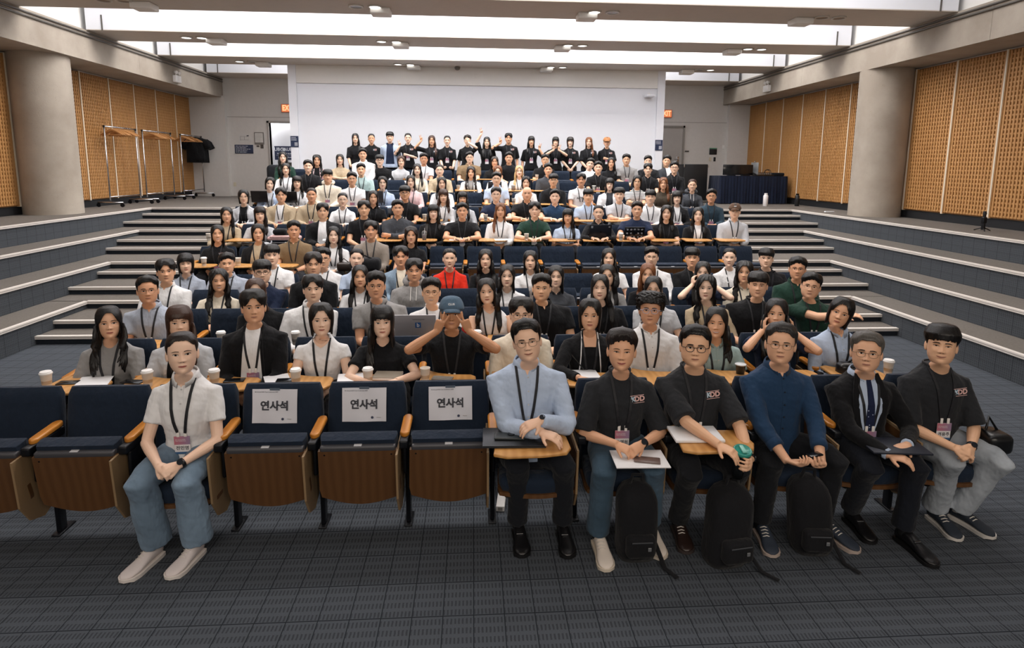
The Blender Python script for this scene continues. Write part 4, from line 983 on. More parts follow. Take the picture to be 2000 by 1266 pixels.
    def collar(mat, r=.068, h=.040, gap=.30, flap=True):
        Pg = []; n = 26
        for i in range(n):
            q = gap + (2 * pi - 2 * gap) * i / (n - 1); s_, c_ = math.sin(q), math.cos(q); f = P['fw'] * (1.03 if P['male'] else 1.06)
            cx, cy = dx * .83, .033
            e = abs(q - pi) / (pi - gap)                     # 1 at the front points
            x0, y0 = r * f * s_, -r * .95 * c_
            fl = .012 + .020 * e ** 3 if flap else .004
            Pg.append([(cx + x0 * .93, cy + y0 * .93, zs + .026 + .010 * (1 - e) - .02 * e), (cx + x0 * 1.0, cy + y0 * 1.0, zs + h + .008 - .030 * e), (cx + x0 * 1.10, cy + y0 * 1.10 - .004 * e, zs + h - .006 - .030 * e), (cx + x0 * 1.20, cy + y0 * 1.24 - .012 * e, zs + .004 - (.030 + .018 * e ** 4 if flap else .0) * e), (cx + x0 * 1.2, cy + y0 * 1.2 - .0 * e, zs + .0 - .03 * e)])
        Pg = np.array(Pg); c0 = np.array([dx * .83, .033, 0]); In = Pg.copy(); In[:, 2:, :2] = (In[:, 2:, :2] - c0[:2]) * .965 + c0[:2]; In[:, 3:, 2] -= .0015; In[:, :2, :2] = (In[:, :2, :2] - c0[:2]) * .97 + c0[:2]
        al = np.concatenate([Pg, In[:, ::-1]], 1); return MB().grid(al, cv=True, cap=True).build('collar', mat, so, smooth=True)
    if typ in 'psu' or sp.get('coll'):
        cm = bodymat if typ != 'u' else cloth(CLOTH[sp['col2']]); collar(cm)
        if typ != 'u':                                        # open neck and placket
            V = []
            zt = zs + .018
            vz = .06
            Pg = np.array([[(cxs(z) + w * t, fy(cxs(z) + w * t, z, .0035), z) for t in (-1, -.5, 0, .5, 1)] for z, w in zip(np.linspace(zt, zt - vz, 6), (.027, .022, .017, .012, .007, .001))])
            MB().grid(Pg).build('open_neck', P['sk'], so, smooth=True)
            strip([(cxs(z) + .004, z) for z in np.linspace(zt - vz + .005, zs - (.16 if typ == 'p' and sp['col'] != 'dn' else .40), 8)], .011, 'placket', bodymat, so, .0035, .002)
            if lod == 0:
                for z in np.arange(zt - vz - .01, zs - (.16 if typ == 'p' else .38), -.075): MB().tube([(cxs(z) + .004, fy(cxs(z), z, .006), z), (cxs(z) + .004, fy(cxs(z), z, .009), z)], .0048, 8).build('button', plain('button_pearl', 'c9c9c9' if sp['col'] not in ('dn', 'bk', 'gr') else '222833', .3), so)
    elif typ in 'tcwj' or typ == 'h':
        # ribbed neckline
        ring = [(dx * .83 + .066 * P['fw'] * 1.04 * math.sin(q), .033 - .064 * math.cos(q), zs + .020 - .018 * (math.cos(q) > 0) * math.cos(q)) for q in np.linspace(0, 2 * pi, 25)]
        if typ in 'tcw': MB().tube(ring, .0075, 6).build('neckband', bodymat, so, smooth=True)
        if typ == 'h':
            hd = [(dx * .8 + .095 * math.sin(q), .05 - .075 * math.cos(q), zs + .028 - .03 * math.cos(q)) for q in np.linspace(.5, 2 * pi - .5, 20)]
            MB().tube(hd, [.012] + [.03] * 18 + [.012], 10).build('hood', bodymat, so, smooth=True)
            for sg in (-1, 1): strip([(cxs(z) + sg * .03, z) for z in np.linspace(zs - .02, zs - .15, 5)], .003, 'drawstring', CLIP, so, .006)
    if typ in 'vq' or sp.get('low'):
        Pg = np.array([[(cxs(z) + w * t, fy(cxs(z) + w * t, z, .0035), z) for t in np.linspace(-1, 1, 7)] for z, w in zip(np.linspace(zs + (.02 if not sp.get('low') else .006), zs - (.055 if not sp.get('low') else .088), 7), (.058, .060, .058, .052, .042, .028, .004) if not sp.get('low') else (.05,) * 7)])
        MB().grid(Pg).build('bare_neckline', P['sk'], so, smooth=True)
    if sp.get('stripes3'):
        pass
    # cuffs for long sleeves near the camera
    if typ in 'su' and lod < 2:
        for sg, (Sh, E, W, D, N, kd) in P['arms'].items():
            d2 = (W - E).normalized(); e = W - d2 * (.012 if not sp.get('roll') else .10); r = .033 if not sp.get('roll') else .045
            cm = bodymat if typ == 's' else cloth(CLOTH[sp['col2']])
            MB().tube([e - d2 * .035, e - d2 * .03, e + d2 * .012, e + d2 * .013], [r * .8, r * 1.04, r * 1.02, r * .8], 16).build('cuff', cm, so, smooth=True)
    # hair
    if sp['hair'] not in 'X':
        hb = hair_mesh(H, 'T' if sp['hair'] == 'K' and sp.get('long') else ('S' if sp['hair'] == 'K' else sp['hair']), rnd, lod)
        if sp['hair'] == 'K': hb.v = [v * np.array([.97, .97, 1]) - np.array([0, 0, .012 * 1]) * (v[:, 2:3] > .15) for v in hb.v]
        hb.v = [X(v) for v in hb.v]
        if sp['hair'] in 'LWV':
            for sg in (-1, 1):
                if rnd.random() < .38 and sp['seed'] != 201: continue
                ln = rnd.uniform(.12, .30) * (1.15 if sp.get('vlong') else 1); wav = .010 if sp['hair'] == 'W' else .003
                for q in range(2 if lod else 4):
                    base = X(np.array([[sg * (.076 + .004 * q), -.018 - .016 * q, .10], [sg * (.082 + .004 * q), -.024 - .016 * q, .05], [sg * (.084 + .004 * q), -.03 - .018 * q, .0], [sg * (.083 + .004 * q), -.03 - .018 * q, -.045]]))
                    pts = [Vector(p) for p in base]; p0 = pts[-1]; 
                    for k_ in range(1, 7):
                        t = k_ / 6; z = p0.z - ln * t * (1 - .13 * q); x = p0.x + sg * (.018 * math.sin(t * 2.2) - .018 * q * t) + wav * math.sin(k_ * 2.1 + q * 2)
                        y = min(fy(x, z, .012) if z < zs + .0 else p0.y, p0.y + .02)
                        pts.append(Vector((x, y, z)))
                    rr = [.010, .017, .021, .023] + [.024, .024, .022, .018, .012, .003]; rr = [r_ * (1 - .12 * q) for r_ in rr]
                    hb.tube(pts, [r * (.95 if q else 1) * (1.1 if lod == 0 else 1.15) for r in rr], 12, flat=.42, axis=(0, 1, 0))
        ho = hb.build('hair', P['hm'], root, smooth=True)
    if sp['hair'] == 'K':
        cb_ = cap_mesh(H); cb_.v = [X(v) for v in cb_.v]; cc = sp['capc']; c_ = cb_.build('cap', cloth(cc), root, smooth=True)
        y = X(np.array([[0, H.yf(np.array([0.]), np.array([.185]))[0] - .028, .19]]))[0]
        lt = text('cap_lettering', sp.get('captext', 'CLUB'), .020, plain('cap_print', 'd9dde2', .7), c_, tuple(y), (pi / 2 - .35, 0, sp['hyaw']), bold=.001); 
    if sp.get('beanie'): pass
    # glasses
    if sp['glasses']:
        gm = {1: FRAME, 2: FRAMEW, 3: FRAMEC}[sp['glasses']]; tr = .0019 if sp['glasses'] != 2 else .0012
        if lod == 2: tr *= 1.25
        m = MB()
        for sg in (-1, 1):
            pts = []
            for q in np.linspace(0, 2 * pi, 21):
                x = sg * .0325 + .0235 * np.sign(math.cos(q)) * abs(math.cos(q)) ** .8; z = .107 + .0185 * np.sign(math.sin(q)) * abs(math.sin(q)) ** .85
                pts.append((x, -.102 + .10 * (abs(x)) ** 1.6, z))
            m.tube(X(np.array(pts)), tr, 6)
            m.tube(X(np.array([(sg * .056, -.100, .112), (sg * .074, -.075, .112), (sg * .0785, -.01, .110)])), tr, 6)
        m.tube(X(np.array([(-.010, -.1015, .112), (0, -.106, .114), (.010, -.1015, .112)])), tr, 6)
        go = m.build('glasses', gm, root, smooth=True)
    # lanyard and badge
    if sp['lan']:
        zb = zs - sp.get('lanlen', .30 if lod == 0 else .27); half = .020
        for sg in (-1, 1):
            n = 9; pth = []
            for i in range(n):
                t = i / (n - 1); z = (zs - (.002 if typ in 'psu' else -.006)) * (1 - t) + zb * t; x = dx * .8 + sg * (.066 * (1 - t) ** .9 * (1 if P['male'] else .95) + half * t)
                pth.append((x, z))
            a_ = strip(pth, .0072 if lod else .0075, 'lanyard_strap', STRAP, root, .0085, .003)
        if sp['badge']:
            xb = dx * .8 + sp.get('bx', 0); yb = min(fy(xb - .03, zb - .03, .008), fy(xb + .03, zb - .03, .008), fy(xb, zb - .06, .008))
            bo = empty('badge', (xb, yb, zb), sp.get('brot', 0)); bo.parent = root
            w = .043; MB().rbox(-w, w, -.002, .001, -.125, -.018, .002, 1).build('card', CARDW, bo)
            MB().box(-w, w, -.0032, -.002, -.068, -.018).build('card_header', CARDP, bo)
            for sg in (-1, 1): MB().rbox(sg * half - .0085, sg * half + .0085, -.006, .0, -.022, .014, .003, 2).build('clip', CLIP, bo, sharp=40)
            if sp.get('name'):
                MB().box(-w, w, -.0034, -.002, -.125, -.112).build('role_band', CARDB, bo)
                text('name_lettering', sp['name'], .026, INK, bo, (0, -.0036, -.090), bold=.0004, extrude=.0003)
                text('header_lettering', '5th Annual KDD\nTech Conference', .008, CARDW, bo, (-.036, -.0038, -.042), align='LEFT', extrude=.0002)
            elif lod < 2: lines(bo, -.025, .025, -.10, -.08, 1, -.0022, INK, 1, .6)
    # logo
    if sp['logo'] == 'k':
        x, z = cxs(zs - .12) + .085 * P['k'], zs - .125; y = min(fy(x - .03, z), fy(x + .03, z), fy(x, z)) - .002
        lo_ = empty('chest_logo', (x, y, z), 0); lo_.parent = so; lo_.rotation_euler = (-.08, -.09, .12)
        text('lettering', 'K', .042, plain('logo_pale_blue', 'bcd0e0', .6), lo_, (-.022, 0, 0), bold=.0016); text('lettering', 'DD', .042, plain('logo_pale_pink', 'e3b9b4', .6), lo_, (.016, 0, 0), bold=.0016)
        MB().box(-.040, .044, -.001, .001, .021, .0235).box(-.040, .044, -.001, .001, -.0235, -.021).build('logo_rule', plain('logo_pale_pink', 'e3b9b4', .6), lo_)
    elif sp['logo']:
        x, z = cxs(zs - .15) + (.07 if len(sp['logo']) < 4 else 0), zs - (.12 if len(sp['logo']) < 4 else .2); y = min(fy(x - .03, z), fy(x + .03, z), fy(x, z)) - .002
        text('print_lettering', sp['logo'], .04 if len(sp['logo']) < 5 else .055, plain('print_' + ('dark' if sp['col'] == 'wh' else 'pale'), '30323a' if sp['col'] == 'wh' else 'cfd0d6', .6), so, (x, y - .004, z), bold=.001)
    if sp.get('bow'):
        pass
    if sp['watch']:
        sg = sp['watch']; Sh, E, W, D, N, kd = P['arms'][sg]; d2 = (W - E).normalized(); wp = W - d2 * .012; o_ = -N.normalized()
        wo = MB().tube([wp - d2 * .010, wp - d2 * .009, wp + d2 * .009, wp + d2 * .010], [.024, .0285, .0285, .024], 16).build('wrist_watch', WATCH if not sp.get('wsteel') else METAL, root, smooth=True)
        f_ = wp + o_ * .027
        MB().tube([f_, f_ + o_ * .006], [.017, .016], 18).build('watch_face', plain('watch_glass', '20252c', .1), wo)
    # trousers, shoes
    tm = P['trous']; tm.materials.clear(); tm.materials.append(cloth(sp.get('pants', '15171d'), sp.get('pkind', 'cotton'))); tm.polygons.foreach_set('use_smooth', [True] * len(tm.polygons))
    if lod == 0: wrinkle(tm, .006, 11, rnd.random() * 30, .7)
    link('trousers', tm, root)
    if sp['row'] == 1 or sp['stand']:
        for (hx, hy, _), (tx, ty, _) in P['feet']: shoe(root, hx, hy, tx, ty, sp.get('shoe', 'k'))
    return root
SH = {'w': ('d9d0cf', 'e6dfda'), 'k': ('131316', '0c0c0e'), 'r': ('2b1f1c', '3a3230'), 'n': ('2b3442', 'b9a9a0'), 'b': ('232c38', 'd8d4cf'), 'c': ('e0d6cc', 'd8cdbd')}

def shoe(root, hx, hy, tx, ty, kind):
    up_, sole = SH[kind]; L = math.hypot(tx - hx, ty - hy); a = math.atan2(tx - hx, -(ty - hy)); L = max(.26, L)
    o = bpy.data.objects.new('shoe', None); COL.objects.link(o); o.parent = root; o.location = (tx - L * math.sin(a), ty + L * math.cos(a), 0); o.rotation_euler = (0, 0, a)
    W = [(0, .028), (.08, .033), (.25, .034), (.5, .037), (.72, .046), (.88, .042), (.97, .026), (1, .010)]
    top = [(0, .085), (.08, .10), (.22, .098), (.36, .088), (.5, .070), (.7, .052), (.88, .042), (1, .028)]
    R = []; sl = MB(); SR = []
    for t in np.linspace(0, 1, 18):
        w = np.interp(t, [q[0] for q in W], [q[1] for q in W]); h = np.interp(t, [q[0] for q in top], [q[1] for q in top]); cxx = .008 * math.sin(t * 3)
        R.append([(cxx + w * np.sign(math.cos(q)) * abs(math.cos(q)) ** .8, -L * t, .018 + (h - .018) * (.5 + .5 * math.sin(q)) if math.sin(q) > -.99 else .018) for q in np.linspace(-pi / 2, 1.5 * pi, 18, endpoint=False)])
        SR.append([(cxx + (w + .005) * sx, -L * (t * 1.03 - .015), z) for sx, z in ((-1, .0 + (.006 if t > .9 else 0)), (1, .0 + (.006 if t > .9 else 0)), (1.04, .022), (-1.04, .022))])
    MB().grid(np.array(R), cv=True, cap=True).build('upper', plain('shoe_upper_' + kind, up_, .35 if kind in 'kr' else .7, bump=.2), o, smooth=True)
    MB().grid(np.array(SR), cv=True, cap=True).build('sole', plain('shoe_sole_' + kind, sole, .6), o, sharp=50)
    if kind not in 'k':
        m = MB()
        for i, t in enumerate((.34, .41, .48, .55)):
            h = np.interp(t, [q[0] for q in top], [q[1] for q in top]) + .004; m.tube([(-.022, -L * t, h - .010), (0, -L * t - .004, h), (.022, -L * t, h - .010)], .003, 6)
        m.build('laces', plain('laces', 'd9d4cd', .8), o, smooth=True)
    else: MB().rbox(-.02, .02, -L * .5 - .006, -L * .5 + .006, .070, .077, .002).build('buckle', METAL, o)
    MB().tube([(0, -L * .14, .06), (0, -L * .12, .16)], [.034, .040], 12).build('sock', plain('sock_' + ('white' if kind in 'w' else 'dark'), 'dcdad8' if kind in 'wb' else '15161a', .9), o, smooth=True)
# ------------------------------------------------------------------ who sits where: x, head height, hair, hair colour, top, colour, flags
PEOPLE = """
@1
-1.66 1.135 T d p wh F bw:.95 b wl s0 pants:64788b denim flare:1.35 shoe:w name:전민영 w+ bust legs:-.16,-.27,-.13,-.20,-.22,-.415;.08,-.27,.09,-.20,.01,-.415 lab:white_polo_shirt_and_wide_blue_jeans,_reserved_seats_beside
.32 1.185 R k s lb M b g2 s1 t:-8 pants:15181f shoe:k w+ bw:1.06 arms:xx1 wsteel legs:-.06,-.19,-.05,-.11,-.04,-.33;.21,-.19,.215,-.12,.22,-.35 lab:pale_blue_dress_shirt_holding_folded_arms_over_a_closed_laptop
.89 1.12 S d c ct F b k name:손예원 s1 arms:l3 pants:34495a denim flare:1.15 shoe:c w+ washed short legs:-.14,-.28,-.155,-.24,-.145,-.48;.15,-.25,.17,-.15,.18,-.385 lab:washed_black_logo_T-shirt_and_jeans_with_papers_on_lap
1.34 1.14 R k c ct M b k g1 pants:14161b shoe:r w+ washed bw:.97 chub:.08 arms:L1 legs:-.09,-.31,-.09,-.13,-.10,-.35;.19,-.28,.21,-.14,.22,-.36 lab:washed_black_logo_T-shirt_and_black_glasses_holding_a_teal-lidded_tumbler
1.87 1.15 R s s dn M l0 g2 pants:15171c shoe:n bw:.97 arms:ph roll legs:-.11,-.23,-.12,-.18,-.14,-.41;.29,-.20,.25,-.17,.374,-.37 lab:deep_blue_linen_shirt_and_thin_glasses_holding_a_phone
2.42 1.09 R g u bk lb M b g2 pants:151922 shoe:k bw:.94 arms:u6 legs:-.08,-.29,-.05,-.08,-.04,-.315;.175,-.30,.15,-.28,.19,-.53 lab:dark_suit_and_patterned_tie_with_greying_hair
2.90 1.13 F k c ct M b k s1 name:권용주 pants:8d949c denim flare:1.2 shoe:b w+ washed bw:.93 arms:ll legs:-.03,-.24,.02,-.08,.02,-.31;.25,-.25,.17,-.08,.25,-.28 lab:washed_black_logo_T-shirt_and_pale_jeans_at_the_row_end
@2
-2.66 1.05 L k w gy F w- puff lab:heathered_grey_puff-sleeve_knit_with_a_blue_wrist_watch
-2.16 1.05 V b j lg bk F b chub:.05
-1.62 1.16 P k j bk wh M b name:박준석 skin:deab8a
-1.13 1.06 B k q wh F
-.68 1.04 V k t bk F l0 arms:tt lab:black_T-shirt_and_necklace_beside_notebook_on_tablet
-.16 1.10 K k t bk M b arms:ee cap:4a5f72 long captext:CLUB skin:cb9672 lab:faded_blue_cap_making_two_V_signs_at_the_eyes
.37 1.09 P k w cr M g2 l0
.90 1.08 B k j bk bk F b piping low arms:tt lab:shoulder-length_cut_and_black_white-piped_blazer_writing_with_a_pen
1.37 1.12 C k s wh M b g3 roll arms:ll skin:dba584
1.90 1.01 L k p tl F b S2
2.44 1.05 L k t nv F l0 arms:cc fy:.12 lab:navy_top_hiding_behind_the_man_in_blue_with_hands_at_cheeks
2.90 1.08 B k s lb F t:16 l1 w0
@3
-2.89 1.09 R k p lv M g2 b
-1.95 1.07 L b w bk F l0
-1.45 1.09 P k s wh M
-.88 1.12 S k p gy M g2 bw:1.05
-.38 1.06 S k t wh M g2 S2
.13 1.06 L k v wh F b t:-5
.64 1.09 S k p bk M b bw:1.1 chub:.06
1.19 1.09 L k t bk F b chub:.06 s1
1.70 1.07 L k t lg F s1
2.21 1.08 W k w bg F
2.70 1.11 F k t bk M b s1 bw:1.1
3.24 1.09 S k t gr M g2 b chub:.08 t:6 arms:x1
@4
-3.18 1.10 P k s wh M
-2.65 1.00 W k w cr F S2
-2.20 1.09 F k w nv M g1 l0 s1 arms:xx chub:.06
-1.67 1.17 P d j bk lg M l0
-1.19 1.04 L k t wh F l1 chub:.05
-.62 1.10 P k h gy M l0
.37 1.04 L k t wh F
.90 1.03 L k s dg F l0 S2
1.46 1.04 L k w gy F l0
1.91 1.05 L o t bk F l0
2.52 1.07 L k t nv F l0 arms:cc
2.99 1.07 W k s cr F
3.59 1.11 S k p gr M g2
@5
-3.41 1.03 N k p lv F s1
-2.93 1.03 S k p lv M
-2.40 1.13 F k t wh M L:x
-1.80 1.09 S k s wh M g1 S2
-1.40 1.09 T k t lb F t:5 s1
-.87 1.11 P k j bl cr M
-.28 1.09 T k w rd F s1
.16 1.08 L k t bk F l0
.71 1.06 L k t wh F
1.69 1.09 L k t wh F
2.23 1.10 S k w wh M g2 s1
2.75 1.09 F k s bk M
3.23 1.09 T k j wh wh F s1
3.71 1.08 F k t bk M g2
@6
-3.46 1.06 L k w bk F b S2 k
-2.92 1.07 B k j bk bg F
-2.44 1.11 S k p tn M w+
-1.91 1.04 L k w wh F s1
-1.40 1.11 P k w tp M l1 w+
-.85 1.04 W d t bk F l0 L:label
@7
-3.76 1.02 L k w bg F
-3.26 1.03 V d w lg F l0
-2.31 1.08 P k j bk wh M l0 chub:.10 bw:1.1
-1.68 1.12 P k t bk M b
-1.16 1.13 S k s dg M l0 arms:xx bw:1.05
-.61 1.07 V k j bk bk F l1
-.16 1.09 S k t bk M b arms:tt bw:1.08 w+
.44 1.10 L o w wh F b
.98 1.11 P k p gr M b arms:tt
1.51 1.01 V k p lb F b
2.00 1.07 T k s bk F l0 arms:tt
2.62 1.12 S d t nv M l0 bw:1.05 arms:tt
3.10 1.07 W k t bk F b s1
3.62 1.04 L k j bk wh F b
4.22 1.10 K d s lg M b cap:5c4638 captext:CAP w+
@8
-3.87 1.03 B k j lg bk F g2 b S1
-3.25 1.06 P k j bg wh M b
-2.74 1.07 T d s bg M b
-2.22 .99 T k w wh F g2
-1.70 1.03 L k p bk F
-1.16 1.11 F k t bk M g1 b chub:.06
-.50 1.06 V b s wh F
-.17 1.02 V k w lg F l0
.41 1.09 S s p nv M l0 g2 arms:tt
.95 1.11 X k p bk M b arms:tt bw:1.1 chub:.06
1.44 1.06 S k p dn M l0 arms:tt s1 S2
2.03 1.07 F k p lb M
2.58 1.10 F k t lg M arms:xx
3.14 1.06 F k s wh M b S2
3.62 1.05 N k j bk wh F b
4.24 1.08 S k w dt M g2 b
@9
-3.79 1.01 B k j lb lg F t:8
-3.29 1.04 V k w wh F
-2.72 1.16 F k h cr M b s1
-2.27 1.11 S k t wh M g2 b
-1.70 1.04 B k s lb F g2
-1.17 1.07 L k s pk F
-.58 1.04 L k s wh F l0
.46 1.13 S k p lb M g2 l0
1.03 1.06 B k w wh F l0 s1
1.56 1.11 F k j bk bk M g2 l0
2.10 1.12 P k t wh M L:ACTIVE
2.66 1.04 V k j wh dg F b
3.20 1.09 B k t wh M g2 stripe arms:xx
3.72 1.06 L o w ol F l0 s1
4.30 1.03 T b h dg F g2 b S2
@10
-3.81 1.07 L k w wh F
-3.36 1.13 S k p bk M S2
-2.29 1.07 S k w tl M s1
-1.14 1.08 L k w cr F s1 vlong
-.68 1.07 T d s bg F g2 chub:.12 bw:1.15
-.03 1.03 W d j wh gy F
.53 1.05 B o w wh F l0
.98 1.06 L y t wh F
1.59 1.10 S k s dg M l0
2.65 1.15 S k p bk M b
3.72 1.12 P k p bk M b
4.29 1.16 S k s bk M g1 b
@11
-4.15 1.11 L k w gr F l0
-3.42 1.05 W k j pk bk F l0
-2.92 1.07 L k w bg F l0 arms:xx
-2.42 1.19 S k s wh M l0 bw:1.08
-2.05 1.06 F k w bk M g1 l0
-1.58 1.04 B b w lg F l0 S1
-1.08 1.10 S k t wh M g2
-.06 1.14 S k p tn M g2 l0 bw:1.15
.50 1.05 L d w bk F l0 s1
.82 1.14 S k t bk M l0
1.64 1.10 S k p bk M g2 l0
2.67 1.02 S k t wh M l0 t:12
3.15 1.05 L k t bk F l0
3.50 1.12 S k t gy M b bw:1.08
4.00 1.09 S k p ct M l0
4.44 1.10 S k j dg wh M l0 t:8
@12
-2.86 1.60 L k c bk F b l0 arms:ph
-2.47 1.60 T k c bk F l0 k S2
-2.02 1.64 F k j lb nv M l0 S2 arms:hh
-1.58 1.62 T k c bk F b k arms:pw
-1.00 1.57 L b c bk F b k arms:Ph S2
-.62 1.57 T k c bk F b k arms:ph S1
-.12 1.58 S d c bk F l0 arms:hf
.36 1.55 L k c bk F b arms:Qh S2
.90 1.64 P k c bk M b k arms:qh
1.47 1.58 V k c bk F b k arms:hp
2.08 1.57 V k c bk F b arms:oo S2
2.45 1.57 N d c bk F b k arms:dd
2.92 1.57 L o c bk F b k arms:dd
3.38 1.57 K o c bk F b k arms:hw cap:a9744a captext:o
"""
SPECIAL = {
 'u6': {-1: dict(W=(-.02, -.34, .585), D=(.75, -.55, -.05), N=(0, .2, -1), k='rest'), 1: dict(W=(.13, -.27, .61), D=(-.85, -.45, -.1), N=(0, .2, -1), k='rest')},
 'ph': {-1: dict(W=(-.07, -.36, .55), D=(.5, -.8, .1), N=(.3, .2, 1), k='hold'), 1: dict(W=(.12, -.36, .55), D=(-.5, -.8, .1), N=(-.3, .2, 1), k='hold')},
 'xx1': {-1: dict(W=(.06, -.30, .745), D=(.9, -.5, -.15), N=(0, .3, -1), k='rest'), 1: dict(W=(.06, -.27, .80), D=(-.95, -.3, -.25), N=(0, .4, -1), k='rest')},
 'L1': {-1: dict(W=(.02, -.40, .70), D=(.75, -.65, -.25), N=(0, .2, -1), k='rest'), 1: dict(W=(.21, -.40, .60), D=(-.35, -.85, .1), N=(-.8, .2, .1), k='hold')},
 'l3': {-1: dict(W=(-.07, -.26, .645), D=(.75, -.55, -.2), N=(0, .5, -.9), k='clasp'), 1: dict(W=(.08, -.26, .645), D=(-.75, -.55, -.2), N=(0, .7, -.6), k='clasp')},
 'x1': {-1: dict(W=(.16, -.33, .88), D=(.9, -.4, .2), N=(0, .3, -1), k='rest', hint=(-.3, -.6, -.9)), 1: dict(W=(.10, -.27, .60), D=(-.75, -.55, -.1), N=(0, .5, -.9), k='clasp')},
}
def parse():
    out = []; row = 0; cnt = {}
    for ln in PEOPLE.strip().split('\n'):
        if ln[0] == '@': row = int(ln[1:]); continue
        f = ln.split(); x, hz = float(f[0]), float(f[1]); fl = f[6:]
        s = dict(row=row, hair=f[2], hcol=f[3], top=f[4], col=f[5], col2='wh', lan=1, badge=0, glasses=0, smile=0, logo='', watch=0, tilt=0, male=('M' in fl), stand=row == 12, lod=0 if row <= 2 else (1 if row <= 5 else 2))
        if fl and fl[0] in CLOTH: s['col2'] = fl.pop(0)
        i = cnt.get(row, 0) + 1; cnt[row] = i; s['ord'] = i
        s['seed'] = row * 100 + i
        if row <= 11: Y, lv = ROWS[row][0] - .22, ROWS[row][1]; floor = lv * 2 * S
        else: Y, floor = 15.55, FZ
        arms = 'll' if not s['stand'] else 'hh'; s['pose'] = ''
        for t in fl:
            if t == 'b': s['badge'] = 1
            elif t == 'l0': s['lan'] = 0
            elif t[0] == 'g' and len(t) == 2: s['glasses'] = int(t[1])
            elif t in ('s1', 'S1'): s['smile'] = 1
            elif t == 'S2': s['smile'] = 2
            elif t == 'k': s['logo'] = 'k'
            elif t == 'w+': s['watch'] = 1
            elif t == 'w-': s['watch'] = -1
            elif t in ('denim',): s['pkind'] = 'denim'
            elif t in ('washed', 'stripe'): s['kind'] = t
            elif t in ('roll', 'piping', 'long', 'wsteel', 'vlong', 'low'): s[t] = 1
            elif ':' in t:
                a, b = t.split(':', 1)
                if a == 't': s['tilt'] = math.radians(float(b))
                elif a in ('bw', 'chub', 'flare', 'fy'): s[a] = float(b)
                elif a == 'L': s['logo'] = b
                elif a == 'cap': s['capc'] = b
                elif a == 'arms': arms = b
                elif a == 'legs': 
                    s['legs'] = [tuple((float(v[q]), float(v[q + 1])) for q in (0, 2, 4)) for v in (g_.split(',') for g_ in b.split(';'))]
                else: s[a] = b
        s['pose'] = arms
        if arms in SPECIAL: s['arms'] = (SPECIAL[arms][-1], SPECIAL[arms][1])
        else: s['arms'] = (arms[0], arms[1])
        if arms[0] == 'Q': s['arms'] = (dict(W=(-.13, -.02, hz + .20), D=(-.03, -.05, 1), N=(0, -1, 0), k='peace', hint=(-1, .1, -.1)), arms[1])
        # body sits in the seat, head where it was measured
        bx = x
        if row <= 11:
            p, x0 = ROWS[row][2], ROWS[row][3]; i_ = math.floor((x - x0) / p); cxx = x0 + p * (i_ + .5); s['seat'] = (row, i_)
            bx = x * .55 + cxx * .45 if row > 1 else x
        s['X'] = bx; s['Y'] = Y + s.get('fy', 0); s['floor'] = floor; s['hz'] = hz
        face = math.atan2(-bx, Y); look = .38
        s['yaw'] = -(-face) * .0 + face * -look * -1 if False else 0
        ang = math.atan2(bx, Y)            # a person at +x must turn towards -x to face the camera
        s['yaw'] = -ang * look; s['hyaw'] = -ang * (1 - look) * .95
        if row == 1: s['yaw'] = -ang * .12; s['hyaw'] = -ang * .8
        s['hpitch'] = -(.05 + .75 * math.atan2(2.2 - floor - hz, Y)) * .55 if True else 0
        s['dx'] = (x - bx) * 1.0
        if s.get('skin'): pass
        s['label'] = make_label(s)
        out.append(s)
    return out
POSE = {'xx': 'arms crossed', 'tt': 'arms on the tablet', 'cc': 'hands at cheeks', 'ee': 'V signs', 'ph': 'one V sign', 'Ph': 'a raised V sign', 'Qh': 'arm raised high', 'qh': 'raised pointing hand', 'hp': 'a V sign', 'oo': 'two V signs', 'dd': 'clasped hands', 'pw': 'one V sign', 'hf': 'V sign over the face'}
def make_label(s):
    if s.get('lab'): return 'person with ' + HCN[s['hcol']] + ' hair, ' + s['lab'].replace('_', ' ')
    h = HN[s['hair']] + ' ' + HCN[s['hcol']] + ' hair' if s['hair'] not in 'XK' else ('shaved head' if s['hair'] == 'X' else 'brown cap')
    tp = TN[s['top']]; c = CN[s['col']]
    if s.get('kind') == 'stripe': c, tp = 'black and white striped', 'T-shirt'
    w = 'person with %s in %s %s' % (h, c, tp)
    if s['row'] == 12:
        e = POSE.get(s['pose'], 'arms down'); w = 'standing person with %s, %s %s, %s, %s from coat racks' % (h, c, 'T-shirt' if s['top'] == 'c' else tp, e, ORD[s['ord']])
        return w if len(w.split()) <= 16 else w.replace(' with ', ', ', 1).replace('hair, ', '', 1)
    return w + ', %s along row %s' % (ORD[s['ord']], ORD[s['row']])
SPECS = parse()
NAMED = [make_person(s) for s in SPECS]
run_jobs()
ROOTS = {}
for P in NAMED: ROOTS[(P['sp']['row'], P['sp']['ord'])] = finish_person(P)
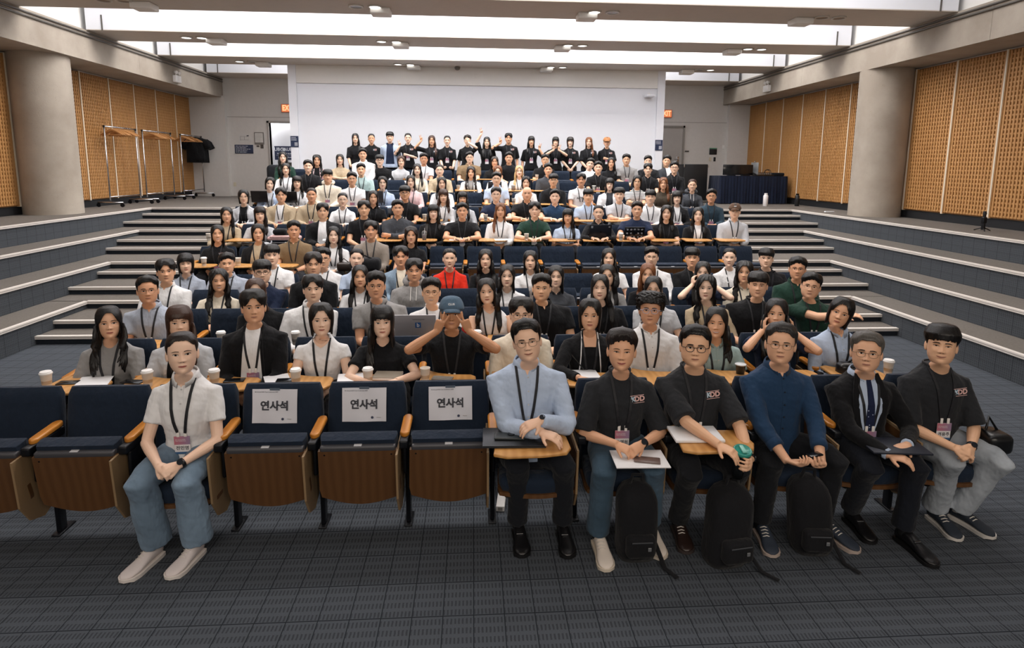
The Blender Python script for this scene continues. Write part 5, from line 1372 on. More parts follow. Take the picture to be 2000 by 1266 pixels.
# seats, one per place; those whose sitter is known are named after the sitter
occ = {s['seat']: s for s in SPECS if s['row'] <= 11}
TABS = set([(2, i) for i in range(-6, 6)] + [(1, 0), (1, 2)] + [(6, -7), (6, -6), (6, -5)] + [(7, i) for i in (-7, -6, -3, -2, -1, 0, 1, 2, 3, 4, 5, 6, 7)] + [(8, i) for i in (-2, 0, 1, 2, 3, 4)] + [(9, i) for i in (0, 1, 2)] + [(10, i) for i in (-1, 1, 2, 4, 5)] + [(3, -6), (3, -1), (3, 0)] + [(11, 0), (11, 2)])
for r, (Y, lv, p, x0, i0, i1) in ROWS.items():
    n = 0
    for i in range(i0, i1):
        n += 1; s = occ.get((r, i))
        if s:
            short = s['label'].replace('person with ', '').split(',')[0]; short = ' '.join(short.split()[:7])
            lab = 'navy auditorium seat under %s, %s seat in row %s' % (short, ORD[n], ORD[r])
            if len(lab.split()) > 16: lab = 'navy auditorium seat %s in row %s, occupied' % (ORD[n], ORD[r])
        else: lab = 'empty navy auditorium seat, %s from the coat rack end in %s row' % (ORD[n], ORD[r])
        make_seat(r, i, s is not None, lab, s is not None and (r, i) in TABS)
drop(P_UP); drop(P_DN)
# ------------------------------------------------------------------ paper signs on three front seats
SEATB = Matrix.Rotation(math.radians(-9), 4, 'X')
ACC = plain('sign_pale_blue', 'dfe3ef', .7, var=0)
for n, (i, dx, rz, lab) in enumerate(((-3, -.035, .02, 'white reserved-seat paper on the folded seat next to the white polo sitter'), (-2, -.012, .008, 'white reserved-seat paper on the middle one of three folded seats'), (-1, .0, -.006, 'white reserved-seat paper on the folded seat beside the pale blue shirt sitter'))):
    p, x0 = ROWS[1][2], ROWS[1][3]; X = x0 + p * (i + .5) + dx
    o = empty('paper_sign', (X, 3.73, .61), 0, lab, 'paper sign', 'reserved seat papers')
    o.matrix_world = Matrix.Translation((X, 3.73, .61)) @ SEATB @ Matrix.Translation((0, -.0655, .115)) @ Matrix.Rotation(rz, 4, 'Y')
    m = MB(); G = []
    for z in np.linspace(-.105, .105, 8): G.append([(x, .0035 * math.sin(x * 30 + z * 20 + n) , z) for x in np.linspace(-.135, .135, 10)])
    G = np.array(G); B = G.copy(); B[:, :, 1] += .0006; m.grid(G).grid(B).build('sheet', plain('sign_paper', 'dcdde6', .7, var=.015), o, smooth=True)
    text('lettering', '연사석', .062, INK, o, (0, -.006, .0), bold=.0022)
    text('header_lettering', '5th Annual KDD Tech Conference 2025', .0085, INK, o, (-.12, -.006, .088), align='LEFT', extrude=.0003)
    MB().lathe([(.008, 0), (.008, .001)], 14).build('emblem', plain('emblem_navy', '39405a', .6), o).matrix_local = Matrix.Translation((.05, -.005, -.078)) @ Matrix.Rotation(pi / 2, 4, 'X')
    text('footer_lettering', 'Ministry', .008, plain('ink_faint', '9b9792', .7), o, (.09, -.006, -.078), extrude=.0003)
    MB().box(-.03, .03, -.007, -.005, .098, .112).build('tape', plain('clear_tape', '55606f', .3), o)
# ------------------------------------------------------------------ cups, bottles, phones, papers
CUPP = plain('paper_cup', 'ded6cc', .6, var=.02); LID = plain('cup_lid', 'f0efee', .35, var=0); CLEAR = None
def clear():
    global CLEAR
    if CLEAR is None:
        t = NT('clear_plastic'); t.col((.9, .93, .95, 1)); t.set(Roughness=.08); t.b.inputs['Transmission Weight'].default_value = .9; t.b.inputs['IOR'].default_value = 1.2; CLEAR = t.m
    return CLEAR
def cup(x, y, z, lab, kind='lid', h=.105):
    o = empty('paper_cup', (x, y, z), 0, lab, 'cup', 'cups on the writing tablets')
    if kind in ('lid', 'open', 'big'):
        w = 1.0 if kind != 'big' else 1.25
        MB().lathe([(.025 * w, 0), (.026 * w, .002), (.036 * w, h - .004), (.0375 * w, h), (.034 * w, h), (.030 * w, .03)], 22).build('cup_body', CUPP, o, smooth=True)
        if kind == 'lid': MB().lathe([(.0385, h - .008), (.040, h - .004), (.040, h + .002), (.036, h + .006), (.034, h + .013), (.030, h + .014)], 22).build('lid', LID, o, sharp=40)
    else:
        MB().lathe([(.028, 0), (.030, .003), (.040, h), (.038, h), (.029, .004)], 20).build('cup_body', clear(), o, smooth=True)
        MB().lathe([(.027, .004), (.034, h * .62)], 18).build('drink', plain('iced_drink_' + kind, {'tea': 'b07a4c', 'red': '6a2a24', 'milk': 'd9d3cc'}[kind], .2), o, smooth=True)
        if kind == 'red':
            MB().lathe([(.041, h - .002), (.040, h + .01), (.03, h + .03), (.012, h + .036)], 18).build('dome_lid', clear(), o, smooth=True); MB().tube([(0, 0, .02), (.008, 0, h + .08)], .003, 6).build('straw', LID, o)
        else: MB().lathe([(.041, h - .002), (.041, h + .004), (.03, h + .006)], 18).build('dome_lid', LID, o, sharp=40)
    return o
TZ = .6725
for a in ((-2.92, 4.24, 0, 'white lidded paper cup at the far outer corner of row two, coat rack side'), (-2.25, 4.24, 0, 'white lidded paper cup in front of the fringed sitter in pale jacket'), (-1.80, 4.24, 0, 'white lidded paper cup behind the shoulder of the white polo sitter'),
          (-1.24, 4.23, 0, 'white lidded paper cup above the first reserved-seat paper'), (-.74, 4.23, 0, 'white lidded paper cup beside the notebooks'), (3.12, 4.26, 0, 'white lidded paper cup at the aisle end behind the suited sitter')):
    cup(a[0], a[1], TZ, a[3])
cup(-.34, 4.25, TZ, 'open white paper cup in front of the faded cap wearer', 'open')
cup(-1.52, 5.23, TZ, 'white lidded paper cup in third row before the white long-sleeved shirt'); cup(.04, 5.2, TZ, 'white lidded paper cup beside the red bottle'); cup(-2.15, 5.25, TZ, 'white paper cup held at the second seat of row three')
cup(-3.88, 9.27, TZ + 4 * S, 'small white paper cup on the seventh row end tablet, coat rack side', 'open'); cup(-3.51, 8.19, TZ + 2 * S, 'white lidded cup on sixth row tablet at the aisle'); cup(-3.09, 8.22, TZ + 2 * S, 'wide paper cup between the two leftmost sixth row sitters', 'big')
cup(.82, 9.28, TZ + 4 * S, 'paper cup in front of the dark green shirt', 'open'); cup(2.28, 9.28, TZ + 4 * S, 'white lidded cup beside the stickered black laptop', 'lid'); cup(-.73, 9.33, TZ + 4 * S, 'clear domed iced drink before the black track jacket', 'red')
cup(.22, 10.32, TZ + 6 * S, 'paper cup in front of the greying navy shirt', 'open'); cup(-.80, 10.34, TZ + 6 * S, 'paper cup in eighth row beside the black T-shirt with glasses', 'open'); cup(.77, 11.5, TZ + 8 * S, 'paper cup in ninth row beside the shaved-head sitter', 'open')
cup(.83, 12.62, TZ + 10 * S, 'clear iced tea cup in front of the blond sitter', 'tea'); cup(2.50, 12.62, TZ + 10 * S, 'clear tall iced drink before the black shirt in tenth row', 'milk'); cup(-.29, 12.62, TZ + 10 * S, 'paper cup beside the white jacket in tenth row', 'open'); cup(1.42, 13.62, TZ + 12 * S, 'paper cup on back row tablet', 'open')
def slab(name, x, y, z, w, d, h, rz, mat, lab, cat, group=None, r=.004):
    o = MB().rbox(-w / 2, w / 2, -d / 2, d / 2, 0, h, r, 2).build(name, mat, sharp=40, loc=(x, y, z)); o.rotation_euler = (0, 0, rz); tag(o, lab, cat, group); return o
PH = plain('phone_black', '121316', .15); PAP = plain('loose_paper', 'ebebee', .7, var=0); NB = plain('notebook_cover', '8f8577', .6)
slab('phone', -2.84, 4.33, TZ, .13, .075, .008, .1, PH, 'black phone beside the outermost cup in row two', 'phone'); slab('paper_sheet', -2.68, 4.36, TZ, .21, .25, .003, .3, PAP, 'loose white papers by the blue wrist watch', 'paper', r=.001)
slab('phone', -2.40, 4.33, TZ, .15, .075, .008, -.15, PH, 'black phone left of the fringed sitter cup', 'phone'); slab('phone', -1.70, 4.33, TZ, .14, .075, .008, .1, PH, 'black phone in front of the black open jacket', 'phone')
slab('paper_sheet', -1.40, 4.33, TZ, .17, .24, .002, .4, PAP, 'loose paper under the phone in front of the cap-sleeved top', 'paper', r=.001); slab('phone', -1.33, 4.31, TZ + .003, .14, .07, .008, .1, PH, 'black phone lying on loose paper above the first reserved paper', 'phone')
slab('notebook', -.86, 4.34, TZ, .23, .18, .012, .15, PAP, 'open white notebook beside a lidded cup', 'notebook'); nb = slab('notebook', -.62, 4.36, TZ, .2, .15, .018, -.1, PAP, 'closed notebook with grey cover in front of the black T-shirt necklace wearer', 'notebook'); MB().rbox(-.1, .1, -.075, .075, .018, .022, .002, 1).build('cover', NB, nb)
slab('phone', -.22, 4.31, TZ, .15, .075, .009, -.2, plain('phone_case_grey', '8b8780', .5), 'grey-cased phone beside the open paper cup', 'phone'); slab('paper_sheet', .80, 4.36, TZ, .27, .2, .003, .05, PAP, 'white paper being written on in row two', 'paper', r=.001)
o = MB().tube([(.83, 4.40, .70), (.75, 4.47, .79)], .005, 8).build('pen', PH, sharp=40); tag(o, 'black pen held over the white paper', 'pen')
o = empty('coffee_mug', (2.01, 4.33, TZ), 0, 'open dark drink in a ringed tumbler near the pale teal top', 'mug'); MB().lathe([(.03, 0), (.036, .07), (.040, .075), (.036, .075), (.03, .05)], 22).build('mug_body', plain('mug_dark', '1a1d20', .3), o, smooth=True); MB().lathe([(.041, .068), (.043, .074), (.038, .077)], 22).build('rim', plain('mug_rim', 'cfd3d6', .3), o, smooth=True)
# front row: laptop, recorder, papers, notebook, tumbler, folder
lap = empty('laptop', (.23, 3.285, .674), -.03, 'closed dark grey laptop under the folded arms in front row', 'laptop'); G_ = plain('laptop_graphite', '35373b', .35, .6)
MB().rbox(-.175, .175, -.12, .12, 0, .008, .004, 2).build('base', G_, lap, sharp=40); MB().rbox(-.175, .175, -.12, .12, .009, .015, .003, 2).build('lid', G_, lap, sharp=40)
o = empty('phone', (.205, 3.27, .690), -.08, 'black phone with round camera dial lying on the closed laptop', 'phone'); MB().rbox(-.085, .085, -.04, .04, 0, .014, .006, 3).build('case', plain('phone_case_dark', '22282a', .4), o, sharp=40); MB().tube([(.01, .01, .014), (.01, .01, .019)], .020, 18).tube([(.055, .012, .014), (.055, .012, .017)], .012, 14).build('camera_ring', PH, o, sharp=40)
slab('paper_sheet',   .935, 3.20, .575, .30, .21, .006, -.03, PAP, 'stack of white papers on the lap of the front row sitter in jeans', 'paper', r=.001); slab('phone', .97, 3.17, .582, .145, .07, .009, -.25, plain('phone_rose', '6d5a55', .25), 'rose-grey phone on the lap papers', 'phone')
slab('notebook', 1.28, 3.28, TZ + .002, .28, .2, .016, -.04, PAP, 'thick white notebook on the front row tablet', 'notebook')
o = empty('tumbler', (1.475, 3.115, .555), 0, 'dark tumbler with a teal lid held in the front row', 'tumbler'); o.rotation_euler = (.25, .0, 0)
MB().lathe([(.028, -.06), (.034, .02), (.043, .10), (.044, .115)], 26).build('tumbler_body', plain('tumbler_dark', '23282c', .3, .3), o, smooth=True); tl = MB().lathe([(.046, .105), (.050, .112), (.050, .124), (.044, .130), (.040, .124), (.01, .123)], 30).build('lid', plain('lid_teal', '2c8f82', .25), o, smooth=True); MB().rbox(-.012, .012, -.03, .03, .124, .136, .004).build('slider', plain('lid_pale_teal', '7fc2b6', .25), tl, sharp=40)
slab('phone', 1.925, 3.15, .60, .09, .045, .010, .3, PH, 'small black phone held by the deep blue shirt wearer', 'phone')
slab('folder', 2.45, 3.235, .60, .33, .21, .012, -.12, plain('folder_navy', '1d2230', .5), 'dark navy folder lying on the suited sitter knees', 'folder')
# backpacks between the feet
def backpack(x, y, lean, w, h, lab, rz=0):
    o = empty('backpack', (x, y, 0), rz, lab, 'backpack', 'black backpacks on the floor'); m = MB(); R = []
    BK = cloth('17181c')
    for z in np.linspace(0, 1, 14):
        k = (1 - .0 * z) * math.sqrt(max(0.02, 1 - max(0, (z - .72) / .29) ** 2)) * (1 - .12 * max(0, (.1 - z) / .1)); r = []
        for q in np.linspace(0, 2 * pi, 28, endpoint=False):
            c, s_ = math.cos(q), math.sin(q); r.append((w * k * abs(c) ** .6 * np.sign(c) + lean[0] * z, .10 * k * abs(s_) ** .7 * np.sign(s_) + lean[1] * z - .02 * math.sin(z * 3), h * z))
        R.append(r)
    m.grid(np.array(R), cv=True, cap=True).build('bag_body', BK, o, smooth=True)
    MB().rbox(-w * .72 + lean[0] * .3, w * .72 + lean[0] * .3, -.145, -.07, .05, h * .42, .03, 4).build('front_pocket', BK, o, sharp=50)
    MB().tube([(-.04 + lean[0], lean[1] - .02, h - .02), (-.03 + lean[0], lean[1] - .03, h + .045), (.03 + lean[0], lean[1] - .03, h + .045), (.04 + lean[0], lean[1] - .02, h - .02)], .010, 8).build('top_handle', BK, o, smooth=True)
    MB().tube([(w * .7, .02, .15), (w * 1.0, -.05, .06), (w * 1.1, -.16, .012), (w * 1.5, -.24, .010)], .014, 8, flat=.35, axis=(0, 0, 1)).build('shoulder_strap', BK, o, smooth=True)
    MB().tube([(-w * .5 + lean[0] * .3, -.149, h * .36), (w * .5 + lean[0] * .3, -.149, h * .36)], .004, 6).build('zip', plain('zip_dark', '3c3f44', .4), o); MB().rbox(.03 + lean[0] * .3, .05 + lean[0] * .3, -.156, -.149, h * .25, h * .30, .003).build('tag', plain('tag_silver', 'a9acb0', .3, .7), o)
backpack(.93, 3.20, (0, .03), .115, .44, 'black backpack standing between the blue jeans legs'); backpack(1.42, 3.12, (.05, .06), .125, .44, 'black backpack leaning under the teal-lidded tumbler', .15); backpack(1.97, 3.20, (-.03, .04), .115, .44, 'black backpack with silver tag standing between the deep blue shirt wearer feet', -.1)
o = empty('shoulder_bag', (3.17, 3.36, .50), 0, 'black bag hanging at the row end beside the armrest', 'bag'); MB().rbox(-.08, .08, -.09, .09, 0, .13, .04, 4).build('bag_body', plain('bag_gloss_black', '101114', .3), o, sharp=50); MB().tube([(-.05, 0, .1), (0, .04, .2), (.05, 0, .1)], .008, 8).build('strap', PH, o, smooth=True)
for x, q in ((.19, 'nearer the folded seats'), (.335, 'nearer the blue jeans')):
    o = slab('power_strip', x, 3.80, 0, .055, .26, .035, -.12, plain('strip_white', 'd9d7d6', .4), 'white power strip on the carpet under the pale blue shirt sitter, %s' % q, 'power strip'); MB().box(-.015, .015, -.131, -.129, .006, .028).build('end_socket', plain('socket_grey', '8a8886', .5), o)
# laptops on the tablets
def laptop(x, y, z, w, h, mat, lab, tilt=12, logo=True, rz=0):
    o = empty('laptop', (x, y, z), rz, lab, 'laptop'); MB().rbox(-w / 2, w / 2, -.0, h * .98, 0, .009, .004, 2).build('base', mat, o, sharp=40)
    sc = MB().rbox(-w / 2, w / 2, -.004, .004, 0, h, .0035, 2).build('lid', mat, o, sharp=40); sc.location = (0, 0, .009); sc.rotation_euler = (math.radians(tilt), 0, 0)
    if logo:
        f = MB().tube([(0, -.0045, h * .5 - .002), (0, -.0055, h * .5 - .002)], .013, 16, m=0); f.tube([(.004, -.0045, h * .5 + .015), (.009, -.0055, h * .5 + .020)], .004, 8).build('lid_logo', plain('logo_gloss', '17181b', .1), sc)
    return o, sc
DKL = plain('laptop_midnight', '20242e', .35, .5)
o, sc = laptop(1.97, 9.36, TZ + 4 * S, .345, .235, DKL, 'midnight laptop with a lid logo open in the seventh row'); MB().box(-.15, -.12, -.0052, -.0042, .18, .215).box(.12, .145, -.0052, -.0042, .19, .21).build('sticker', plain('sticker_faint', '8a8f99', .6), sc)
o, sc = laptop(2.50, 9.34, TZ + 4 * S, .31, .20, PH, 'black laptop covered with pale stickers in the seventh row', logo=False); rr = random.Random(4); m = MB()
for r_ in range(3):
    for c_ in range(5):
        if (r_, c_) == (1, 2): continue
        x_, z_ = -.115 + .057 * c_, .04 + .06 * r_; m.prism([(x_ + (.012 + .009 * rr.random()) * math.cos(q), z_ + (.010 + .008 * rr.random()) * math.sin(q)) for q in np.linspace(0, 2 * pi, 7, endpoint=False)], -.0052, -.0042, axis='y')
m.build('sticker', plain('sticker_faint', '8a8f99', .6), sc)
SILV = plain('laptop_silver', 'b9b6bb', .35, .4)
o, sc = laptop(-.50, 5.28, TZ, .36, .245, SILV, 'silver laptop with a blue square sticker open in row three', tilt=10, logo=False); text('sticker_lettering', 'hashicorp.global', .016, INK, sc, (.03, -.005, .205), extrude=.0002); MB().box(.0, .05, -.0052, -.0042, .125, .175).build('sticker', plain('sticker_blue', '2f5f9e', .5), sc); text('sticker_lettering', 'b', .05, CARDW, sc, (.025, -.006, .15), bold=.001, extrude=.0002)
laptop(-1.83, 11.72, TZ + 8 * S, .33, .22, plain('laptop_grey', '4a4b50', .4, .5), 'grey laptop open behind the long black hair in ninth row', logo=False); laptop(-3.93, 11.70, TZ + 8 * S, .30, .21, plain('laptop_brown', '2a2727', .35, .5), 'dark laptop with lid logo at the ninth row end, coat rack side')
laptop(-3.38, 11.72, TZ + 8 * S, .26, .20, plain('laptop_brown', '2a2727', .35, .5), 'dark laptop partly behind the beige jacket', logo=False); laptop(.46, 12.75, TZ + 10 * S, .28, .17, plain('laptop_grey', '4a4b50', .4, .5), 'grey laptop open in front of the reddish brown hair in tenth row', logo=False)
# bottles and soft things
def bottle(x, y, z, r, h, mat, capm, lab, name='water_bottle'):
    o = empty(name, (x, y, z), 0, lab, 'bottle'); MB().lathe([(r * .92, 0), (r, .006), (r, h * .78), (r * .8, h * .86), (r * .55, h * .9)], 24).build('bottle_body', mat, o, smooth=True); MB().lathe([(r * .66, h * .88), (r * .7, h * .9), (r * .68, h * .985), (r * .5, h)], 20).build('bottle_cap', capm, o, sharp=40); return o
RED = plain('bottle_red', 'b5161c', .3)
o = bottle(-.06, 5.24, TZ, .038, .17, RED, RED, 'red sports bottle with spout beside the lidded cup in row three'); MB().tube([(0, 0, .165), (0, 0, .20)], .010, 10).build('spout', RED, o, smooth=True)
bottle(-.42, 6.18, TZ, .018, .12, clear(), LID, 'small clear water bottle with white cap in row four')
bottle(7.42, 15.2, FZ, .06, .33, plain('flask_white', 'e3e0df', .35), plain('flask_white', 'e3e0df', .35), 'tall white flask on the floor in front of the draped table', 'flask'); bottle(8.30, 15.3, FZ, .055, .32, plain('flask_dark', '1e2023', .3), PH, 'dark bottle on the floor against the wooden panels', 'flask')
o = empty('backpack', (-1.42, 8.20, .62 + 2 * S), 0, 'black bag lying on the lap of the taupe shirt wearer', 'bag'); MB().rbox(-.20, .20, -.12, .10, -.02, .16, .06, 5).build('bag_body', cloth('15161a'), o, sharp=60); MB().tube([(-.1, -.05, .15), (0, -.08, .2), (.1, -.05, .15)], .010, 8).build('top_handle', cloth('15161a'), o, smooth=True)
o = empty('folded_jacket', (-2.80, 9.36, TZ + 4 * S), 0, 'folded pink padded jacket on the seventh row tablet', 'jacket'); MB().rbox(-.24, .22, -.11, .11, 0, .055, .025, 4).rbox(-.20, .20, -.12, .08, .03, .075, .022, 4).build('padded_cloth', cloth('e0b9b8'), o, sharp=60)
o = empty('bundled_cap', (-2.86, 9.34, TZ + 4 * S + .075), 0, 'black bundled cap lying on the pink padded jacket', 'cap'); MB().rbox(-.10, .10, -.09, .09, 0, .095, .045, 5).build('crown', cloth('15161a'), o, sharp=60); MB().rbox(.05, .19, -.07, .06, .0, .014, .006).build('brim', cloth('15161a'), o, sharp=40)
o = empty('handbag', (-1.72, 8.26, .62 + 2 * S), 0, 'dark brown leather handbag on the lap in the sixth row', 'bag'); MB().rbox(-.09, .11, -.06, .06, -.03, .09, .035, 4).build('bag_body', plain('leather_brown', '2b211c', .3), o, sharp=60); MB().tube([(-.06, 0, .08), (.0, .0, .14), (.07, 0, .08)], .007, 8).build('strap', plain('leather_brown', '2b211c', .3), o, smooth=True)
o = empty('handbag', (2.93, 4.33, .60), 0, 'black leather handbag held by the pale blue shirt at the aisle', 'bag'); MB().rbox(-.16, .12, -.05, .06, -.02, .15, .04, 4).build('bag_body', plain('bag_gloss_black', '101114', .3), o, sharp=60); MB().tube([(-.1, 0, .13), (-.02, .0, .2), (.06, 0, .13)], .008, 8).build('strap', PH, o, smooth=True)
slab('paper_sheet', .46, 9.37, TZ + 4 * S, .24, .2, .002, .1, PAP, 'paper on the tablet before the reddish brown long hair', 'paper', r=.001); slab('paper_sheet', -.22, 9.36, TZ + 4 * S, .27, .2, .006, .1, PAP, 'paper on the tablet before the broad black T-shirt', 'paper', r=.001); slab('paper_sheet', -2.15, 9.36, TZ + 4 * S, .2, .2, .003, .2, PAP, 'paper on the tablet before the black open jacket in seventh row', 'paper', r=.001)
slab('phone', 1.53, 9.36, TZ + 4 * S, .13, .07, .009, .1, PH, 'black phone before the fringed sitter in the seventh row', 'phone')
# ------------------------------------------------------------------ coat racks and hangers
HWOOD = plain('hanger_wood', 'c08c58', .45)
def hanger_proto():
    o = bpy.data.objects.new('coat_hanger', None); COL.objects.link(o)
    MB().tube([(-.22, 0, -.12), (-.19, 0, -.105), (-.05, 0, -.04), (0, 0, -.025), (.05, 0, -.04), (.19, 0, -.105), (.22, 0, -.12)], [.010, .016, .017, .018, .017, .016, .010], 8, flat=.45, axis=(0, 1, 0)).tube([(-.20, 0, -.115), (.20, 0, -.115)], .006, 8).build('shoulder_bar', HWOOD, o, smooth=True)
    MB().tube([(0, 0, -.03), (0, 0, .0), (.012, 0, .012), (.016, 0, .028), (.006, 0, .040), (-.010, 0, .036)], .0022, 6).build('hook', METAL, o, smooth=True)
    return o
HP_ = hanger_proto()
def rack(y0, y1, x, lab, n, grp, seed, skew):
    o = empty('coat_rack', (x, (y0 + y1) / 2, FZ), 0, lab, 'coat rack', 'chrome coat racks along the wooden panels'); L = (y1 - y0) / 2; m = MB()
    for s_ in (-1, 1): m.tube([(0, s_ * L, .14), (0, s_ * L, 1.72)], .016, 10)
    m.tube([(0, -L, 1.74), (0, L, 1.74)], .016, 10).tube([(0, -L, .22), (0, L, .22)], .013, 10).build('frame', METAL, o, smooth=True)
    for s_ in (-1, 1):
        MB().tube([(-.27, s_ * L, .10), (.27, s_ * L, .10)], .015, 10).build('foot_bar', METAL, o, smooth=True)
        MB().rbox(-.02, .02, s_ * L - .02, s_ * L + .02, 1.72, 1.76, .006).build('end_cap', PH, o, sharp=40)
        for q in (-1, 1): MB().tube([(q * .25, s_ * L - .012, .045), (q * .25, s_ * L + .012, .045)], .045, 16).tube([(q * .25, s_ * L, .10), (q * .25, s_ * L, .05)], .010, 8).build('caster', DMETAL, o, sharp=40)
    rd = random.Random(seed)
    for i in range(n):
        h = copy_tree(HP_); h.scale = (1.25, 1.25, 1.25); h.location = (x, y0 + .12 + (y1 - y0 - .5) * (i + rd.random() * .6) / n + skew, FZ + 1.74 - .024); h.rotation_euler = (0, 0, rd.uniform(-.75, .25))
        tag(h, '%s pale wooden hanger from the camera end of the %s' % (ORD[i + 1], grp), 'coat hanger', 'wooden hangers on the %s' % grp)
    return o
rack(14.05, 15.30, -7.92, 'chrome coat rack nearest the round column with many wooden hangers', 14, 'coat rack nearest the round column', 3, .15)
rack(15.6, 17.0, -7.92, 'chrome coat rack in the middle with wooden hangers', 9, 'middle coat rack', 5, .25)
rack(17.55, 18.85, -7.92, 'chrome coat rack by the back wall holding black T-shirts', 6, 'coat rack by the back wall', 8, .0)
drop(HP_)
def hung_shirt(y, rz, lab):
    m = MB(); R = []
    for z, a, b in ((.0, .05, .03), (-.03, .12, .045), (-.09, .24, .05), (-.14, .24, .055), (-.30, .235, .06), (-.55, .24, .065), (-.72, .245, .065)):
        R.append([(a * math.cos(q), b * math.sin(q) * (1 + .3 * math.sin(q * 5 + z * 9)), z) for q in np.linspace(0, 2 * pi, 28, endpoint=False)])
    m.grid(np.array(R), cv=True, cap=True)
    for s_ in (-1, 1): m.tube([(s_ * .17, 0, -.10), (s_ * .27, 0, -.17), (s_ * .34, 0, -.33)], [.075, .08, .085], 14, flat=.5, axis=(0, 1, 0))
    o = m.build('hanging_tshirt', cloth('0e0f12'), smooth=True, loc=(-7.90, y, FZ + 1.74 - .03)); o.rotation_euler = (0, 0, rz); tag(o, lab, 't-shirt', 'black T-shirts hanging on the last coat rack')
for i, (y, rz) in enumerate(((18.38, .15), (18.48, .05), (18.58, -.05), (18.68, .1))): hung_shirt(y, rz, 'black T-shirt hanging on the coat rack by the back wall, %s from the rack end' % ORD[4 - i])
# ------------------------------------------------------------------ draped table with equipment
o = empty('draped_table', (7.52, 16.45, FZ), 0, 'long table under a pleated navy cloth beside the wooden panels', 'table'); TX = .92
MB().rbox(-TX + .02, TX - .02, -.30, .45, .70, .73, .01).build('table_top', plain('table_top_grey', '8d8a86', .5), o, sharp=40)
for sx in (-1, 1):
    for sy in (-.25, .38): MB().tube([(sx * (TX - .1), sy, 0), (sx * (TX - .1), sy, .71)], .018, 8).build('leg', METAL, o, smooth=True)
NV = cloth('141d31'); m = MB(); n = 150; per = [(-TX, .47), (-TX, -.32), (TX, -.32), (TX, .47)]; R = [[], [], []]
for k in range(3):
    (xa, ya), (xb, yb) = per[k], per[k + 1]; nn = 40 if k != 1 else 110
    for i in range(nn):
        t = i / nn; x_, y_ = xa + (xb - xa) * t, ya + (yb - ya) * t; nx, ny = (yb - ya), -(xb - xa); l = math.hypot(nx, ny); nx, ny = nx / l, ny / l; nx, ny = (-1, 0) if k == 0 else ((0, -1) if k == 1 else (1, 0))
        w_ = math.sin(i * 1.25) * .012 + .010 * math.sin(i * .37)
        R[0].append((x_, y_, .745)); R[1].append((x_ + nx * (.006 + w_ * .4), y_ + ny * (.006 + w_ * .4), .68)); R[2].append((x_ + nx * (.02 + w_ * 1.3), y_ + ny * (.02 + w_ * 1.3), .015))
G = np.array(R); B = G.copy(); B[:, :, :2] *= .992
cl = m.grid(G).grid(B).box(-TX, TX, -.32, .47, .735, .745).build('tablecloth', NV, None, smooth=True, loc=(7.52, 16.45, FZ)); tag(cl, 'pleated navy cloth covering the long table', 'tablecloth')
case = empty('equipment_case', (6.10, 16.9, FZ), .05, 'large black equipment case standing beside the draped table', 'case'); MB().rbox(-.34, .34, -.25, .25, .06, 1.05, .02).build('case_body', plain('case_black', '0f1013', .5), case, sharp=40)
for sx in (-1, 1):
    for z in (.1, 1.0): MB().rbox(sx * .34 - .012, sx * .34 + .012, -.262, -.24, z - .04, z + .04, .004).build('corner_fitting', METAL, case, sharp=40)
    MB().tube([(sx * .28, -.02, .035), (sx * .28, .02, .035)], .035, 14).build('caster', DMETAL, case, sharp=40)
tz = FZ + .746
for x_, w_, rz, lb in ((6.98, .46, -.15, 'black hooded monitor on the draped table nearest the case'), (7.38, .40, .1, 'black open laptop screen on the draped table beside the hooded monitor')):
    o = empty('monitor', (x_, 16.35, tz), rz, lb, 'monitor'); MB().rbox(-w_ / 2, w_ / 2, -.01, .01, .02, .30, .008).build('screen', PH, o, sharp=40); MB().rbox(-.1, .1, -.06, .10, 0, .02, .006).build('stand', PH, o, sharp=40)
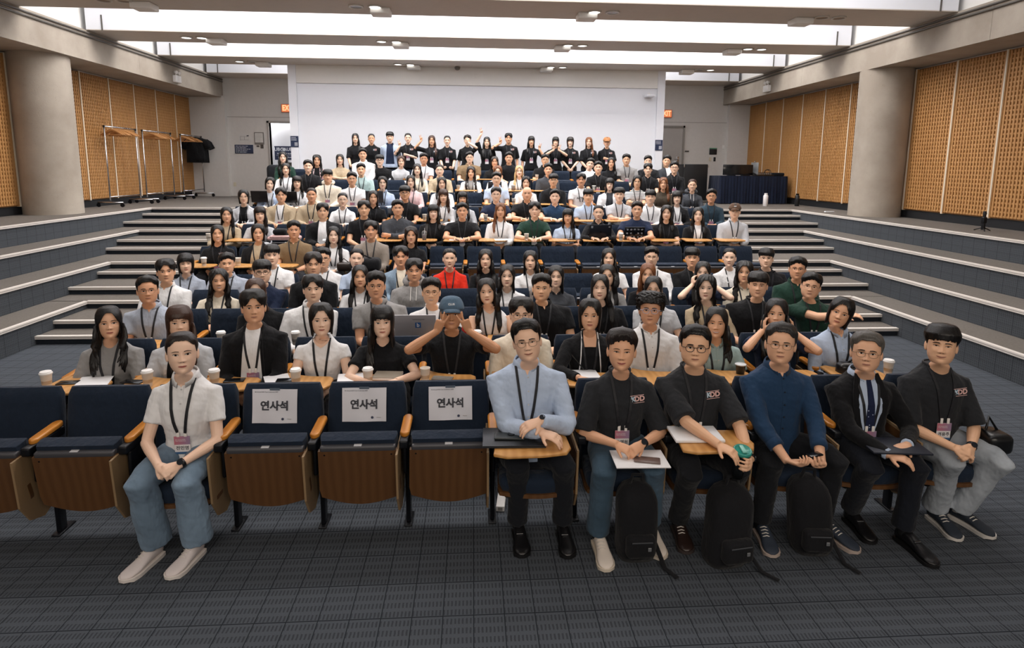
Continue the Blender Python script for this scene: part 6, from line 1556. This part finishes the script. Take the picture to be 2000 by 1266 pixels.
o = empty('tablet_stand', (7.64, 16.4, tz), -1.1, 'silver slanted stand rising behind the laptop on the draped table', 'stand'); MB().rbox(-.12, .12, -.008, .008, 0, .36, .006).build('arm', plain('stand_grey', '8f9193', .3, .6), o, sharp=40); MB().tube([(0, 0, .34), (0, .04, .38), (0, .0, .40), (0, -.03, .37)], .010, 8).build('hook', METAL, o, smooth=True)
o = empty('audio_mixer', (7.85, 16.30, tz), 0, 'flat black audio mixer on the draped table', 'mixer'); MB().prism([(-.14, 0), (.16, 0), (.16, .10), (-.14, .03)], -.24, .24, axis='x').build('mixer_body', PH, o); k_ = MB()
for i in range(8): k_.tube([(-.19 + i * .054, -.02, .055), (-.19 + i * .054, -.02, .075)], .007, 8)
k_.build('knob', plain('knob_grey', 'a7a9ab', .4), o)
o = MB().tube([(8.02 + .09 * math.cos(q), 16.42, tz + .09 + .085 * math.sin(q)) for q in np.linspace(0, 2 * pi, 22)], .008, 8).tube([(8.02 + .07 * math.cos(q), 16.45, tz + .085 + .08 * math.sin(q)) for q in np.linspace(0, 2 * pi, 22)], .007, 8).build('cable_coil', plain('cable_black', '15161a', .5), smooth=True); tag(o, 'coiled black cable standing on the draped table', 'cable')
o = MB().rbox(8.06, 8.40, 16.22, 16.5, tz, tz + .09, .03, 4).build('carry_bag', cloth('111318'), sharp=60); tag(o, 'flat black carry bag lying on the draped table end', 'bag')
o = empty('tripod_stand', (8.02, 9.15, FZ), 0, 'short black tripod stand on the side terrace near the panels', 'tripod'); MB().tube([(0, 0, .02), (0, 0, .26)], [.03, .022], 12).rbox(-.03, .03, -.03, .03, .12, .22, .01).build('column', DMETAL, o, sharp=40)
for q in range(3): MB().tube([(0, 0, .06), (.12 * math.cos(q * 2.1), .12 * math.sin(q * 2.1), .008)], .008, 8).build('leg', DMETAL, o, smooth=True)
MB().tube([(0, 0, .26), (0, 0, .31)], [.03, .022], 12).build('head', DMETAL, o, sharp=40)
o = slab('white_card', 7.92, 13.2, FZ, .22, .05, .02, .1, WHITE, 'small white card on the floor behind the right round column', 'card')
